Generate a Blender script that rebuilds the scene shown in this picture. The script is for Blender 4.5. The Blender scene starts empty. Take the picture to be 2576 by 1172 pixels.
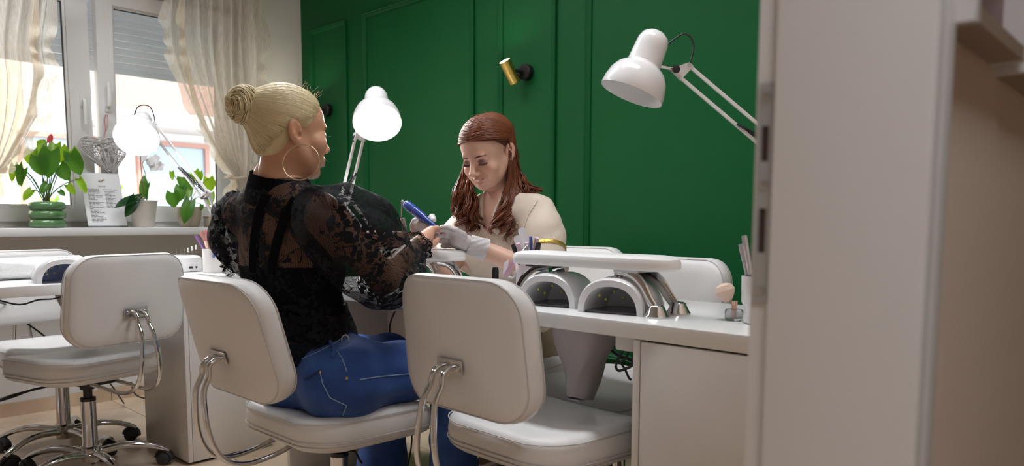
import bpy, bmesh, math, random
import numpy as np
from mathutils import Vector, Matrix, Quaternion
from mathutils.bvhtree import BVHTree
random.seed(7); RNG = np.random.default_rng(11)
SC = bpy.context.scene
COL = SC.collection
# ------------------------------------------------------------------ camera
FPX, CPX, CPY = 1855.03, 1288.0, 731.36
PITCH, ROLL, YAW = .0956, .0031, -.7569
CAMP = Vector((0, 0, 1.0))
_f = Vector((math.sin(YAW)*math.cos(PITCH), math.cos(YAW)*math.cos(PITCH), -math.sin(PITCH)))
_r = Vector((math.cos(YAW), -math.sin(YAW), 0)); _u = _r.cross(_f)
CR = _r*math.cos(ROLL)+_u*math.sin(ROLL); CU = _u*math.cos(ROLL)-_r*math.sin(ROLL); CF = _f
cam = bpy.data.cameras.new('camera'); camo = bpy.data.objects.new('camera', cam); COL.objects.link(camo)
camo.matrix_world = Matrix(((CR.x, CU.x, -CF.x, CAMP.x), (CR.y, CU.y, -CF.y, CAMP.y), (CR.z, CU.z, -CF.z, CAMP.z), (0, 0, 0, 1)))
cam.sensor_fit = 'HORIZONTAL'; cam.sensor_width = 36; cam.lens = FPX/2576*36
cam.shift_y = (CPY-586)/2576; cam.clip_start = .03; cam.clip_end = 200
cam.dof.use_dof = True; cam.dof.focus_distance = 2.36; cam.dof.aperture_fstop = 3.6
SC.camera = camo
def at(px, py, d):
    """photo pixel at a known depth along the camera axis -> world point"""
    return CAMP + (CR*((px-CPX)/FPX) + CU*((CPY-py)/FPX) + CF)*d
# ------------------------------------------------------------------ world, sun, room lights
w = bpy.data.worlds.new('sky'); SC.world = w; w.use_nodes = True
bg = w.node_tree.nodes['Background']; bg.inputs[0].default_value = (.86, .93, 1.0, 1); bg.inputs[1].default_value = 4.4
sun = bpy.data.lights.new('sun', 'SUN'); sun.energy = 4.2; sun.angle = .02; sun.color = (1, .95, .86)
suno = bpy.data.objects.new('sun', sun); COL.objects.link(suno)
suno.rotation_euler = Vector((-.75, .35, -.62)).to_track_quat('-Z', 'Y').to_euler(); suno.location = (8, -4, 12)
def area(name, loc, sx, sy, e, col=(.90, .94, 1.0), rot=(0, 0, 0)):
    l = bpy.data.lights.new(name, 'AREA'); l.shape = 'RECTANGLE'; l.size = sx; l.size_y = sy; l.energy = e; l.color = col
    o = bpy.data.objects.new(name, l); o.location = loc; o.rotation_euler = rot; COL.objects.link(o); return o
CEIL = 2.75
CEIL_LIGHTS = [(-2.7, 1.55, 1.2, .3, 12), (-1.2, 1.55, 1.2, .3, 12), (.5, -.1, .6, .6, 12), (-3.55, .55, .3, 1.2, 16)]  # last panel is an unseen extra, added to brighten the window side
for i, (x, y, sx, sy, e) in enumerate(CEIL_LIGHTS):
    area('ceiling_panel_light', (x, y, CEIL-.045), sx*.94, sy*.94, e).data.spread = math.radians(140)
portal = area('window_portal', (-4.62, 1.0, 1.55), 2.4, 1.3, 1, rot=(0, math.radians(-90), 0)); portal.data.cycles.is_portal = True
portal.rotation_euler = Vector((1, 0, 0)).to_track_quat('-Z', 'Y').to_euler(); portal.data.size = 3.0; portal.data.size_y = 1.9
vs = SC.view_settings; vs.view_transform = 'Standard'; vs.look = 'None'; vs.gamma = 1; vs.use_curve_mapping = False; vs.exposure = 0.12
cy = SC.cycles; cy.use_adaptive_sampling = True; cy.adaptive_threshold = .04; cy.max_bounces = 6; cy.diffuse_bounces = 3; cy.glossy_bounces = 3; cy.transmission_bounces = 4; cy.transparent_max_bounces = 8; cy.caustics_reflective = False; cy.caustics_refractive = False
# ------------------------------------------------------------------ materials
MATS = {}
def mat(name, col, rough=.5, metal=0, bump=None, var=None, trans=0, emit=None, coat=0, spec=.5, alpha=1, sheen=0, sss=0, aniso=0):
    """principled material; bump=(scale,strength[,detail]); var=(scale,colour2[,lo,hi]) noise mix"""
    m = bpy.data.materials.new(name); m.use_nodes = True; MATS[name] = m
    nt = m.node_tree; b = nt.nodes['Principled BSDF']; L = nt.links.new
    b.inputs['Base Color'].default_value = (*col, 1); b.inputs['Roughness'].default_value = rough
    b.inputs['Metallic'].default_value = metal; b.inputs['Specular IOR Level'].default_value = spec
    b.inputs['Transmission Weight'].default_value = trans; b.inputs['Coat Weight'].default_value = coat
    b.inputs['Alpha'].default_value = alpha; b.inputs['Sheen Weight'].default_value = sheen
    if sss:
        b.inputs['Subsurface Weight'].default_value = sss; b.inputs['Subsurface Radius'].default_value = (.012, .005, .003)
        b.inputs['Subsurface Scale'].default_value = 1.0
    if emit: b.inputs['Emission Color'].default_value = (*emit[0], 1); b.inputs['Emission Strength'].default_value = emit[1]
    tc = nt.nodes.new('ShaderNodeTexCoord')
    if bump:
        n = nt.nodes.new('ShaderNodeTexNoise'); n.inputs['Scale'].default_value = bump[0]; n.inputs['Detail'].default_value = bump[2] if len(bump) > 2 else 3
        L(tc.outputs['Object'], n.inputs['Vector'])
        bp = nt.nodes.new('ShaderNodeBump'); bp.inputs['Strength'].default_value = bump[1]; bp.inputs['Distance'].default_value = .002
        L(n.outputs['Fac'], bp.inputs['Height']); L(bp.outputs['Normal'], b.inputs['Normal'])
    if var:
        n = nt.nodes.new('ShaderNodeTexNoise'); n.inputs['Scale'].default_value = var[0]; n.inputs['Detail'].default_value = 5
        L(tc.outputs['Object'], n.inputs['Vector'])
        r = nt.nodes.new('ShaderNodeMapRange'); r.inputs['From Min'].default_value = var[2] if len(var) > 2 else .35; r.inputs['From Max'].default_value = var[3] if len(var) > 3 else .7
        mx = nt.nodes.new('ShaderNodeMix'); mx.data_type = 'RGBA'
        mx.inputs['A'].default_value = (*col, 1); mx.inputs['B'].default_value = (*var[1], 1)
        L(n.outputs['Fac'], r.inputs['Value']); L(r.outputs['Result'], mx.inputs['Factor']); L(mx.outputs['Result'], b.inputs['Base Color'])
    return m
def vcol(m):
    nt = m.node_tree; a = nt.nodes.new('ShaderNodeAttribute'); a.attribute_name = 'Col'
    nt.links.new(a.outputs['Color'], nt.nodes['Principled BSDF'].inputs['Base Color']); return m
def s2l(r, g, b): return tuple(((c/255+.055)/1.055)**2.4 if c > 10 else c/255/12.92 for c in (r, g, b))
# ------------------------------------------------------------------ mesh helpers
def frame(d, up=(0, 0, 1)):
    d = Vector(d).normalized(); up = Vector(up)
    if abs(d.dot(up)) > .97: up = Vector((1, 0, 0)) if abs(d.x) < .9 else Vector((0, 1, 0))
    x = up.cross(d).normalized(); y = d.cross(x); return x, y, d
def smooth_path(pts, n=8, closed=False):
    """Catmull-Rom through the points"""
    P = [Vector(p) for p in pts]; out = []; m = len(P)
    rng = range(m) if closed else range(m-1)
    for i in rng:
        if closed: a, b, c, d = P[(i-1) % m], P[i], P[(i+1) % m], P[(i+2) % m]
        else: a, b, c, d = P[max(i-1, 0)], P[i], P[i+1], P[min(i+2, m-1)]
        for k in range(n):
            t = k/n
            out.append(.5*((2*b)+(c-a)*t+(2*a-5*b+4*c-d)*t*t+(3*b-a-3*c+d)*t**3))
    if not closed: out.append(P[-1].copy())
    return out
class MB:
    def __init__(s): s.v = []; s.f = []
    def add(s, v, f):
        o = len(s.v); s.v += [tuple(p) for p in v]; s.f += [tuple(i+o for i in q) for q in f]; return s
    def box(s, c, size, M=None):
        hx, hy, hz = [k/2 for k in size]; c = Vector(c)
        v = [Vector((x, y, z)) for z in (-hz, hz) for y in (-hy, hy) for x in (-hx, hx)]
        v = [(M @ p if M else p)+c for p in v]
        return s.add(v, [(0, 2, 3, 1), (4, 5, 7, 6), (0, 1, 5, 4), (2, 6, 7, 3), (0, 4, 6, 2), (1, 3, 7, 5)])
    def lathe(s, prof, o=(0, 0, 0), d=(0, 0, 1), n=24, up=(0, 0, 1), cap=True):
        x, y, d = frame(d, up); o = Vector(o); v = []; f = []
        for r, h in prof:
            for k in range(n):
                a = 2*math.pi*k/n; v.append(o+d*h+x*(r*math.cos(a))+y*(r*math.sin(a)))
        for i in range(len(prof)-1):
            for k in range(n):
                a, b = i*n+k, i*n+(k+1) % n; f.append((a, b, b+n, a+n))
        if cap and prof[0][0] > 1e-6: f.append(tuple(range(n-1, -1, -1)))
        if cap and prof[-1][0] > 1e-6: m = (len(prof)-1)*n; f.append(tuple(range(m, m+n)))
        return s.add(v, f)
    def cyl(s, a, b, r, r2=None, n=16):
        a = Vector(a); b = Vector(b); return s.lathe([(r, 0), (r if r2 is None else r2, (b-a).length)], a, b-a, n)
    def tube(s, path, r, n=8, caps=True, closed=False, flat=1, up=(0, 0, 1)):
        P = [Vector(p) for p in path]; m = len(P); v = []; f = []
        R = [r]*m if not hasattr(r, '__len__') else list(r)
        T = []
        for i in range(m):
            if closed: t = P[(i+1) % m]-P[i-1]
            else: t = P[min(i+1, m-1)]-P[max(i-1, 0)]
            T.append(t.normalized() if t.length > 1e-9 else (T[-1] if T else Vector((0, 0, 1))))
        x, y, _ = frame(T[0], up)
        for i in range(m):
            x = (x-T[i]*x.dot(T[i]))
            x = x.normalized() if x.length > 1e-6 else frame(T[i])[0]
            y = T[i].cross(x)
            for k in range(n):
                a = 2*math.pi*k/n; v.append(P[i]+x*(R[i]*math.cos(a))+y*(R[i]*flat*math.sin(a)))
        for i in range(m if closed else m-1):
            for k in range(n):
                a, b = i*n+k, i*n+(k+1) % n; c, d = ((i+1) % m)*n+(k+1) % n, ((i+1) % m)*n+k
                f.append((a, b, c, d))
        if caps and not closed: f.append(tuple(range(n-1, -1, -1))); f.append(tuple(range((m-1)*n, m*n)))
        return s.add(v, f)
    def grid(s, fn, nu, nv, wrapu=False):
        v = [fn(i/(nu if wrapu else nu-1), j/(nv-1)) for j in range(nv) for i in range(nu)]; f = []
        for j in range(nv-1):
            for i in range(nu if wrapu else nu-1):
                a, b = j*nu+i, j*nu+(i+1) % nu; f.append((a, b, b+nu, a+nu))
        return s.add(v, f)
    def ell(s, c, r, M=None, nu=16, nv=10):
        c = Vector(c)
        def fn(u, v):
            th = math.pi*(v*.998+.001); ph = 2*math.pi*u
            p = Vector((r[0]*math.sin(th)*math.cos(ph), r[1]*math.sin(th)*math.sin(ph), -r[2]*math.cos(th)))
            return (M @ p if M else p)+c
        return s.grid(fn, nu, nv, True)
    def loft(s, rings):
        """rings: equal-length point loops; closed ends"""
        n = len(rings[0]); v = [p for r in rings for p in r]; f = []
        for i in range(len(rings)-1):
            for k in range(n):
                a, b = i*n+k, i*n+(k+1) % n; f.append((a, b, b+n, a+n))
        f.append(tuple(range(n-1, -1, -1))); m = (len(rings)-1)*n; f.append(tuple(range(m, m+n)))
        return s.add(v, f)
    def warp(s, fn): s.v = [tuple(fn(Vector(p))) for p in s.v]; return s
    def build(s, name, m, parent=None, smooth=35, loc=None):
        me = bpy.data.meshes.new(name); me.from_pydata(s.v, [], s.f); return link(name, me, m, parent, smooth, loc)
def link(name, me, m, parent=None, smooth=35, loc=None):
    if m is not None: me.materials.append(MATS[m] if isinstance(m, str) else m)
    if smooth:
        me.polygons.foreach_set('use_smooth', np.ones(len(me.polygons), bool))
        if smooth < 180: me.set_sharp_from_angle(angle=math.radians(smooth))
    me.update()
    o = bpy.data.objects.new(name, me); COL.objects.link(o)
    if parent is not None: o.parent = parent
    if loc is not None: o.location = loc
    return o
def rrect(w, d, r, n=6, c=(0, 0)):
    r = min(r, w/2-1e-4, d/2-1e-4); out = []
    for sx, sy, a0 in ((1, 1, 0), (-1, 1, 90), (-1, -1, 180), (1, -1, 270)):
        for k in range(n+1):
            a = math.radians(a0+90*k/n); out.append((c[0]+sx*(w/2-r)+r*math.cos(a), c[1]+sy*(d/2-r)+r*math.sin(a)))
    return out
def pad(w, d, r, prof, n=7, dense=None):
    """rounded-rectangle body: prof = [(inset, z)...] from bottom to top, ends filled with concentric rings"""
    mb = MB(); rings = []
    def ring(ins, z): return [Vector((x, y, z)) for x, y in rrect(max(w-2*ins, .004), max(d-2*ins, .004), max(r-ins*.6, .002), n)]
    ins0, z0 = prof[0]; ins1, z1 = prof[-1]; mn = min(w, d)/2
    for t in (.92, .7, .45, .2): rings.append(ring(ins0+(mn-ins0)*t, z0))
    for ins, z in prof: rings.append(ring(ins, z))
    for t in (.2, .45, .7, .92): rings.append(ring(ins1+(mn-ins1)*t, z1))
    return mb.loft(rings)
def rbox(w, d, h, b=.003):
    """box with softly bevelled edges, base at z=0"""
    return MB().loft([[Vector((x, y, z)) for x, y in rrect(w-2*i, d-2*i, max(b-i, .0004), 2)] for i, z in ((b, 0), (b*.3, b*.3), (0, b), (0, h-b), (b*.3, h-b*.3), (b, h))])
def tag(o, label, cat, group=None, kind=None):
    o['label'] = label
    if cat: o['category'] = cat
    if group: o['group'] = group
    if kind: o['kind'] = kind
    return o
def thing(name, label, cat, loc=(0, 0, 0), rz=0, group=None):
    o = bpy.data.objects.new(name, None); COL.objects.link(o); o.empty_display_size = .05
    o.location = loc; o.rotation_euler = (0, 0, rz); return tag(o, label, cat, group)
def struct(o, label=None): 
    o['kind'] = 'structure'
    if label: o['label'] = label
    return o
def basis(o, x, y, z):
    return Matrix(((x[0], y[0], z[0], o[0]), (x[1], y[1], z[1], o[1]), (x[2], y[2], z[2], o[2]), (0, 0, 0, 1)))
def dup(root, loc=None, rz=None, label=None):
    r = root.copy(); COL.objects.link(r)
    if loc is not None: r.location = loc
    if rz is not None: r.rotation_euler = (0, 0, rz)
    if label: r['label'] = label
    for ch in list(root.children):
        c = ch.copy(); COL.objects.link(c); c.parent = r
        for g in list(ch.children):
            d = g.copy(); COL.objects.link(d); d.parent = c
    return r
# ------------------------------------------------------------------ signed-distance sculpting (numpy) + surface nets
class Sculpt:
    def __init__(s, lo, hi, h):
        s.h = h; s.lo = np.array(lo, np.float32); s.n = np.ceil((np.array(hi)-s.lo)/h).astype(int)+1
        s.F = np.full(s.n, 1.0, np.float32); s.log = []
    def sub(s, lo, hi, m):
        a = np.clip(np.floor((np.array(lo)-m-s.lo)/s.h).astype(int), 0, s.n); b = np.clip(np.ceil((np.array(hi)+m-s.lo)/s.h).astype(int)+1, 0, s.n)
        if (b <= a).any(): return None, None
        sl = tuple(slice(i, j) for i, j in zip(a, b))
        ax = [s.lo[i]+s.h*np.arange(a[i], b[i], dtype=np.float32) for i in range(3)]
        return sl, np.meshgrid(*ax, indexing='ij', sparse=True)
    def put(s, sl, d, k, cut):
        A = s.F[sl]
        if cut: d = -d; h = np.clip(.5-.5*(A-d)/k, 0, 1) if k > 0 else (d > A); s.F[sl] = (A*(1-h)+d*h+k*h*(1-h)) if k > 0 else np.maximum(A, d)
        else:
            if k > 0: h = np.clip(.5+.5*(A-d)/k, 0, 1); s.F[sl] = A*(1-h)+d*h-k*h*(1-h)
            else: s.F[sl] = np.minimum(A, d)
    def cone(s, a, b, ra, rb=None, k=.01, cut=False, sq=None):
        """round cone a->b; sq=(dir,scale) squashes along dir"""
        rb = ra if rb is None else rb; a = np.array(a, np.float32); b = np.array(b, np.float32); R = max(ra, rb)
        if sq is not None: R *= max(1, sq[1])
        sl, g = s.sub(np.minimum(a, b)-R, np.maximum(a, b)+R, k+2*s.h)
        if sl is None: return s
        P = [g[i]-a[i] for i in range(3)]; ab = b-a
        if sq is not None:
            n = np.array(sq[0], np.float32); n = n/np.linalg.norm(n); q = (P[0]*n[0]+P[1]*n[1]+P[2]*n[2])*(1/sq[1]-1)
            P = [P[i]+q*n[i] for i in range(3)]; ab = ab+ab.dot(n)*(1/sq[1]-1)*n
        L2 = max(float(ab @ ab), 1e-9)
        t = np.clip((P[0]*ab[0]+P[1]*ab[1]+P[2]*ab[2])/L2, 0, 1)
        d = np.sqrt((P[0]-ab[0]*t)**2+(P[1]-ab[1]*t)**2+(P[2]-ab[2]*t)**2)-(ra+(rb-ra)*t)
        if sq is not None: d = d*min(1, sq[1])
        s.put(sl, d.astype(np.float32), k, cut); return s
    def chain(s, pts, rad, k=.01, **kw):
        for i in range(len(pts)-1): s.cone(pts[i], pts[i+1], rad[i], rad[i+1], k, **kw)
        return s
    def ell(s, c, r, k=.01, M=None, cut=False):
        c = np.array(c, np.float32); r = np.array(r, np.float32); R = r.max()
        sl, g = s.sub(c-R, c+R, k+2*s.h)
        if sl is None: return s
        P = [g[i]-c[i] for i in range(3)]
        if M is not None:
            m = np.array(M, np.float32); P = [P[0]*m[0][i]+P[1]*m[1][i]+P[2]*m[2][i] for i in range(3)]
        k0 = np.sqrt((P[0]/r[0])**2+(P[1]/r[1])**2+(P[2]/r[2])**2); k1 = np.sqrt((P[0]/r[0]**2)**2+(P[1]/r[1]**2)**2+(P[2]/r[2]**2)**2)
        d = k0*(k0-1)/np.maximum(k1, 1e-6)
        s.put(sl, d.astype(np.float32), k, cut); return s
    def plane(s, p, n, k=0):
        """keep the side the normal points away from"""
        g = np.meshgrid(*[s.lo[i]+s.h*np.arange(s.n[i], dtype=np.float32) for i in range(3)], indexing='ij', sparse=True)
        n = np.array(n, np.float32)/np.linalg.norm(n); d = (g[0]-p[0])*n[0]+(g[1]-p[1])*n[1]+(g[2]-p[2])*n[2]
        s.F = np.maximum(s.F, d.astype(np.float32)); return s
    def mesh(s, smooth=1):
        F = s.F; n = s.n; neg = F < 0
        cnt = np.zeros(n-1, np.int8); acc = np.zeros((*(n-1), 3), np.float32) if False else None
        # active cells
        c8 = [neg[dx:n[0]-1+dx, dy:n[1]-1+dy, dz:n[2]-1+dz] for dx in (0, 1) for dy in (0, 1) for dz in (0, 1)]
        sm = sum(c.astype(np.int8) for c in c8); act = (sm > 0) & (sm < 8); idx = np.argwhere(act)
        vid = np.full(n-1, -1, np.int32); vid[act] = np.arange(len(idx))
        pos = np.zeros((len(idx), 3), np.float32); num = np.zeros(len(idx), np.float32)
        off = [(dx, dy, dz) for dx in (0, 1) for dy in (0, 1) for dz in (0, 1)]
        val = [F[idx[:, 0]+o[0], idx[:, 1]+o[1], idx[:, 2]+o[2]] for o in off]
        for i in range(8):
            for ax in range(3):
                if off[i][ax] == 0:
                    o2 = list(off[i]); o2[ax] = 1; j = off.index(tuple(o2))
                    a, b = val[i], val[j]; m = (a < 0) != (b < 0); t = np.where(m, a/np.where(m, a-b, 1), 0)
                    p = np.tile(np.array(off[i], np.float32), (len(idx), 1)); p[:, ax] += t
                    pos[m] += p[m]; num[m] += 1
        V = (idx+pos/num[:, None])*s.h+s.lo; quads = []
        for ax in range(3):
            a1, a2 = (ax+1) % 3, (ax+2) % 3
            sl0 = [slice(None)]*3; sl1 = [slice(None)]*3; sl0[ax] = slice(0, n[ax]-1); sl1[ax] = slice(1, n[ax])
            A = neg[tuple(sl0)]; B = neg[tuple(sl1)]; e = np.argwhere(A != B)
            e = e[(e[:, a1] > 0) & (e[:, a2] > 0) & (e[:, a1] < n[a1]-1) & (e[:, a2] < n[a2]-1)]
            if not len(e): continue
            ins = A[e[:, 0], e[:, 1], e[:, 2]]; q = []
            for d1, d2 in ((-1, -1), (0, -1), (0, 0), (-1, 0)):
                c = e.copy(); c[:, a1] += d1; c[:, a2] += d2; q.append(vid[c[:, 0], c[:, 1], c[:, 2]])
            q = np.stack(q, 1); q[~ins] = q[~ins][:, ::-1]; quads.append(q)
        Q = np.concatenate(quads)
        for _ in range(smooth):
            S = np.zeros_like(V); N = np.zeros(len(V), np.float32)
            for i in range(4):
                a, b = Q[:, i], Q[:, (i+1) % 4]; np.add.at(S, a, V[b]); np.add.at(N, a, 1); np.add.at(S, b, V[a]); np.add.at(N, b, 1)
            V = V*.45+.55*S/np.maximum(N, 1)[:, None]
        return V.astype(np.float32), Q
def npmesh(name, V, Q, cols=None):
    me = bpy.data.meshes.new(name); nv, nq = len(V), len(Q)
    me.vertices.add(nv); me.vertices.foreach_set('co', np.asarray(V, np.float32).ravel())
    me.loops.add(nq*4); me.loops.foreach_set('vertex_index', np.asarray(Q, np.int32).ravel())
    me.polygons.add(nq); me.polygons.foreach_set('loop_start', np.arange(0, nq*4, 4, dtype=np.int32))
    me.update(calc_edges=True); me.validate()
    if cols is not None:
        a = me.color_attributes.new('Col', 'FLOAT_COLOR', 'POINT')
        a.data.foreach_set('color', np.concatenate([cols, np.ones((nv, 1))], 1).astype(np.float32).ravel())
    return me
# ------------------------------------------------------------------ material library
mat('white_leather', (.76, .74, .73), .42, bump=(260, .12), var=(5, (.70, .675, .655), .5, .8), spec=.4)
mat('stitch', (.60, .58, .57), .7)
mat('chrome', (.66, .655, .65), .08, 1)
mat('steel', (.55, .55, .55), .28, 1)
mat('black_plastic', (.012, .012, .013), .35)
mat('black_rubber', (.02, .02, .022), .6)
mat('laminate', (.74, .71, .69), .32, bump=(40, .03), var=(3, (.70, .67, .65)))
mat('laminate_top', (.82, .815, .81), .22, bump=(30, .02))
mat('green_paint', (.0025, .098, .025), .5, bump=(55, .10), var=(1.3, (.002, .086, .021)), spec=.22)
mat('wall_paint', (.72, .70, .69), .8, bump=(120, .2), var=(2, (.70, .675, .66)))
mat('hall_paint', (.76, .62, .52), .75, bump=(90, .15), var=(1.5, (.71, .575, .475)))
mat('ceiling_paint', (.62, .62, .61), .9, bump=(80, .1))
mat('frame_white', (.76, .745, .735), .35, bump=(30, .02))
mat('door_white', (.78, .755, .75), .45, bump=(18, .03))
mat('pvc', (.84, .825, .82), .3, bump=(20, .02))
mat('gasket', (.03, .032, .04), .6)
mat('tile', (.68, .52, .38), .35, bump=(9, .15), var=(4.5, (.53, .39, .27), .38, .66), coat=.15)
mat('grout', (.36, .28, .21), .9, bump=(200, .3))
ms = mat('shutter', (.82, .83, .84), .5); nt = ms.node_tree; tl0 = nt.nodes.new('ShaderNodeBsdfTranslucent'); tl0.inputs[0].default_value = (.8, .82, .85, 1); mx0 = nt.nodes.new('ShaderNodeMixShader'); mx0.inputs[0].default_value = .3
nt.links.new(nt.nodes['Principled BSDF'].outputs[0], mx0.inputs[1]); nt.links.new(tl0.outputs[0], mx0.inputs[2]); nt.links.new(mx0.outputs[0], nt.nodes['Material Output'].inputs[0])
mat('lamp_white', (.80, .78, .78), .18, coat=.5)
mat('lamp_inner', (.9, .9, .9), .4)
mat('gold', (.78, .56, .16), .28, 1, bump=(300, .1))
mat('black_metal', (.01, .01, .011), .45, .0)
mat('bulb', (1, 1, 1), .5, emit=((1, .985, .96), 380))
mat('warm_bulb', (1, 1, 1), .5, emit=((1, .93, .72), 110))
mat('diffuser', (1, 1, 1), .5, emit=((1, .97, .93), 3))
# glass pane
g = mat('glass', (1, 1, 1), .0); nt = g.node_tree
b = nt.nodes['Principled BSDF']; tb = nt.nodes.new('ShaderNodeBsdfTransparent'); tb.inputs[0].default_value = (.95, .97, .97, 1)
gl = nt.nodes.new('ShaderNodeBsdfGlossy'); gl.inputs['Roughness'].default_value = .02
mx = nt.nodes.new('ShaderNodeMixShader'); fr = nt.nodes.new('ShaderNodeFresnel'); fr.inputs[0].default_value = 1.3
nt.links.new(fr.outputs[0], mx.inputs[0]); nt.links.new(tb.outputs[0], mx.inputs[1]); nt.links.new(gl.outputs[0], mx.inputs[2])
nt.links.new(mx.outputs[0], nt.nodes['Material Output'].inputs[0])
# ------------------------------------------------------------------ floor: large beige tiles
WX, GY, RX = -4.37, 2.63, -.34            # window wall, green wall, door wall (salon side)
fl = struct(MB().box((-1.2, .5, -.03), (6.4, 4.4, .05)).build('floor', 'grout', smooth=0), 'beige stone tiled salon floor')
T = .645; tilem = None
for i in range(-2, 9):
    for j in range(-4, 4):
        x0, y0 = -3.505-T+ i*T, .745+j*T
        x1, y1 = x0+T, y0+T
        x0, x1 = max(x0, WX), min(x1, 1.9); y0, y1 = max(y0, -1.65), min(y1, GY)
        if x1-x0 < .03 or y1-y0 < .03: continue
        full = abs(x1-x0-T) < 1e-4 and abs(y1-y0-T) < 1e-4
        if full and tilem is not None:
            o = bpy.data.objects.new('floor_tile', tilem); COL.objects.link(o); o.parent = fl; o.location = ((x0+x1)/2, (y0+y1)/2, -.006)
        else:
            o = rbox(x1-x0-.004, y1-y0-.004, .006, .0012).build('floor_tile', 'tile', fl, 0, ((x0+x1)/2, (y0+y1)/2, -.006))
            if full: tilem = o.data
# ------------------------------------------------------------------ walls
def wallbox(name, x0, x1, y0, y1, z0, z1, m, parent=None):
    return MB().box(((x0+x1)/2, (y0+y1)/2, (z0+z1)/2), (x1-x0, y1-y0, z1-z0)).build(name, m, parent, 0)
OY0, OY1, OZ0, OZ1 = .33, 2.24, .915, 2.29      # window opening
mb = MB()
for y0, y1, z0, z1 in ((-1.7, OY0, 0, CEIL), (OY1, GY+.12, 0, CEIL), (OY0, OY1, 0, OZ0), (OY0, OY1, OZ1, CEIL)):
    mb.box((WX-.15, (y0+y1)/2, (z0+z1)/2), (.30, y1-y0, z1-z0))
wl = struct(mb.build('wall_left', 'wall_paint', smooth=0), 'pale wall with the window in it')
wb = struct(wallbox('wall_back', WX-.3, 2.0, GY, GY+.15, 0, CEIL, 'green_paint'), 'deep green wall with panel mouldings')
struct(wallbox('wall_front', WX-.3, 2.0, -1.85, -1.7, 0, CEIL, 'hall_paint'), 'tan wall behind the viewer')
mb = MB()
for y0, y1, z0, z1 in ((.73, GY, 0, CEIL), (-1.7, -1.07, 0, CEIL), (-1.07, .73, 2.07, CEIL)):
    mb.box(((RX-.185)/2, (y0+y1)/2, (z0+z1)/2), (-.185-RX, y1-y0, z1-z0))
struct(mb.build('wall_right', 'hall_paint', smooth=0), 'tan hall wall beside the doorway')
struct(wallbox('wall_hall', 1.9, 2.0, -1.7, GY, 0, CEIL, 'hall_paint'), 'far hall wall')
struct(wallbox('ceiling', WX-.3, 2.0, -1.85, GY+.15, CEIL, CEIL+.1, 'ceiling_paint'), 'white ceiling')
# green wall panel mouldings: stepped strips forming rectangles
def moulding(x0, x1, z0, z1):
    prof = [(0, 0), (0, .012), (.006, .017), (.012, .012), (.016, .013), (.022, .009), (.028, .006), (.030, 0)]   # (inward, proud)
    rings = []
    for a, p in prof:
        rings.append([Vector((x0+a, GY-p, z0+a)), Vector((x1-a, GY-p, z0+a)), Vector((x1-a, GY-p, z1-a)), Vector((x0+a, GY-p, z1-a))])
    v = [p for r in rings for p in r]; f = []
    for i in range(len(rings)-1):
        for k in range(4): a, b = i*4+k, i*4+(k+1) % 4; f.append((a, b, b+4, a+4))
    MB().add(v, f).build('panel_moulding', 'green_paint', wb, 0)
for x0, x1 in ((-4.26, -3.855), (-3.685, -2.745), (-2.575, -2.21), (-2.04, -1.10), (-.93, -.56)): moulding(x0, x1, .39, 2.195)
bbk = MB().box(((WX+RX)/2, GY-.007, .06), (RX-WX, .014, .12)).build('baseboard_back', 'green_paint', smooth=0); struct(bbk, 'green skirting board')
# stone skirting on the window wall, tile by tile
bl = struct(MB().box((WX+.004, .5, .035), (.008, 4.26, .070)).build('baseboard_left', 'grout', smooth=0), 'beige tile skirting under the window')
for j in range(-4, 4):
    y0, y1 = max(.745+j*T, -1.65), min(.745+(j+1)*T, GY)
    if y1-y0 > .05: MB().box((WX+.007, (y0+y1)/2, .0345), (.014, y1-y0-.004, .069)).build('skirting_tile', 'tile', bl, 0)
# window sill: thick white board
rb = rbox(.34, 2.30, .041, .004); sill = rb.build('trim_1', 'frame_white', None, 35, (WX+.02, 1.25, .912)); struct(sill, 'thick white window sill board')
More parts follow.
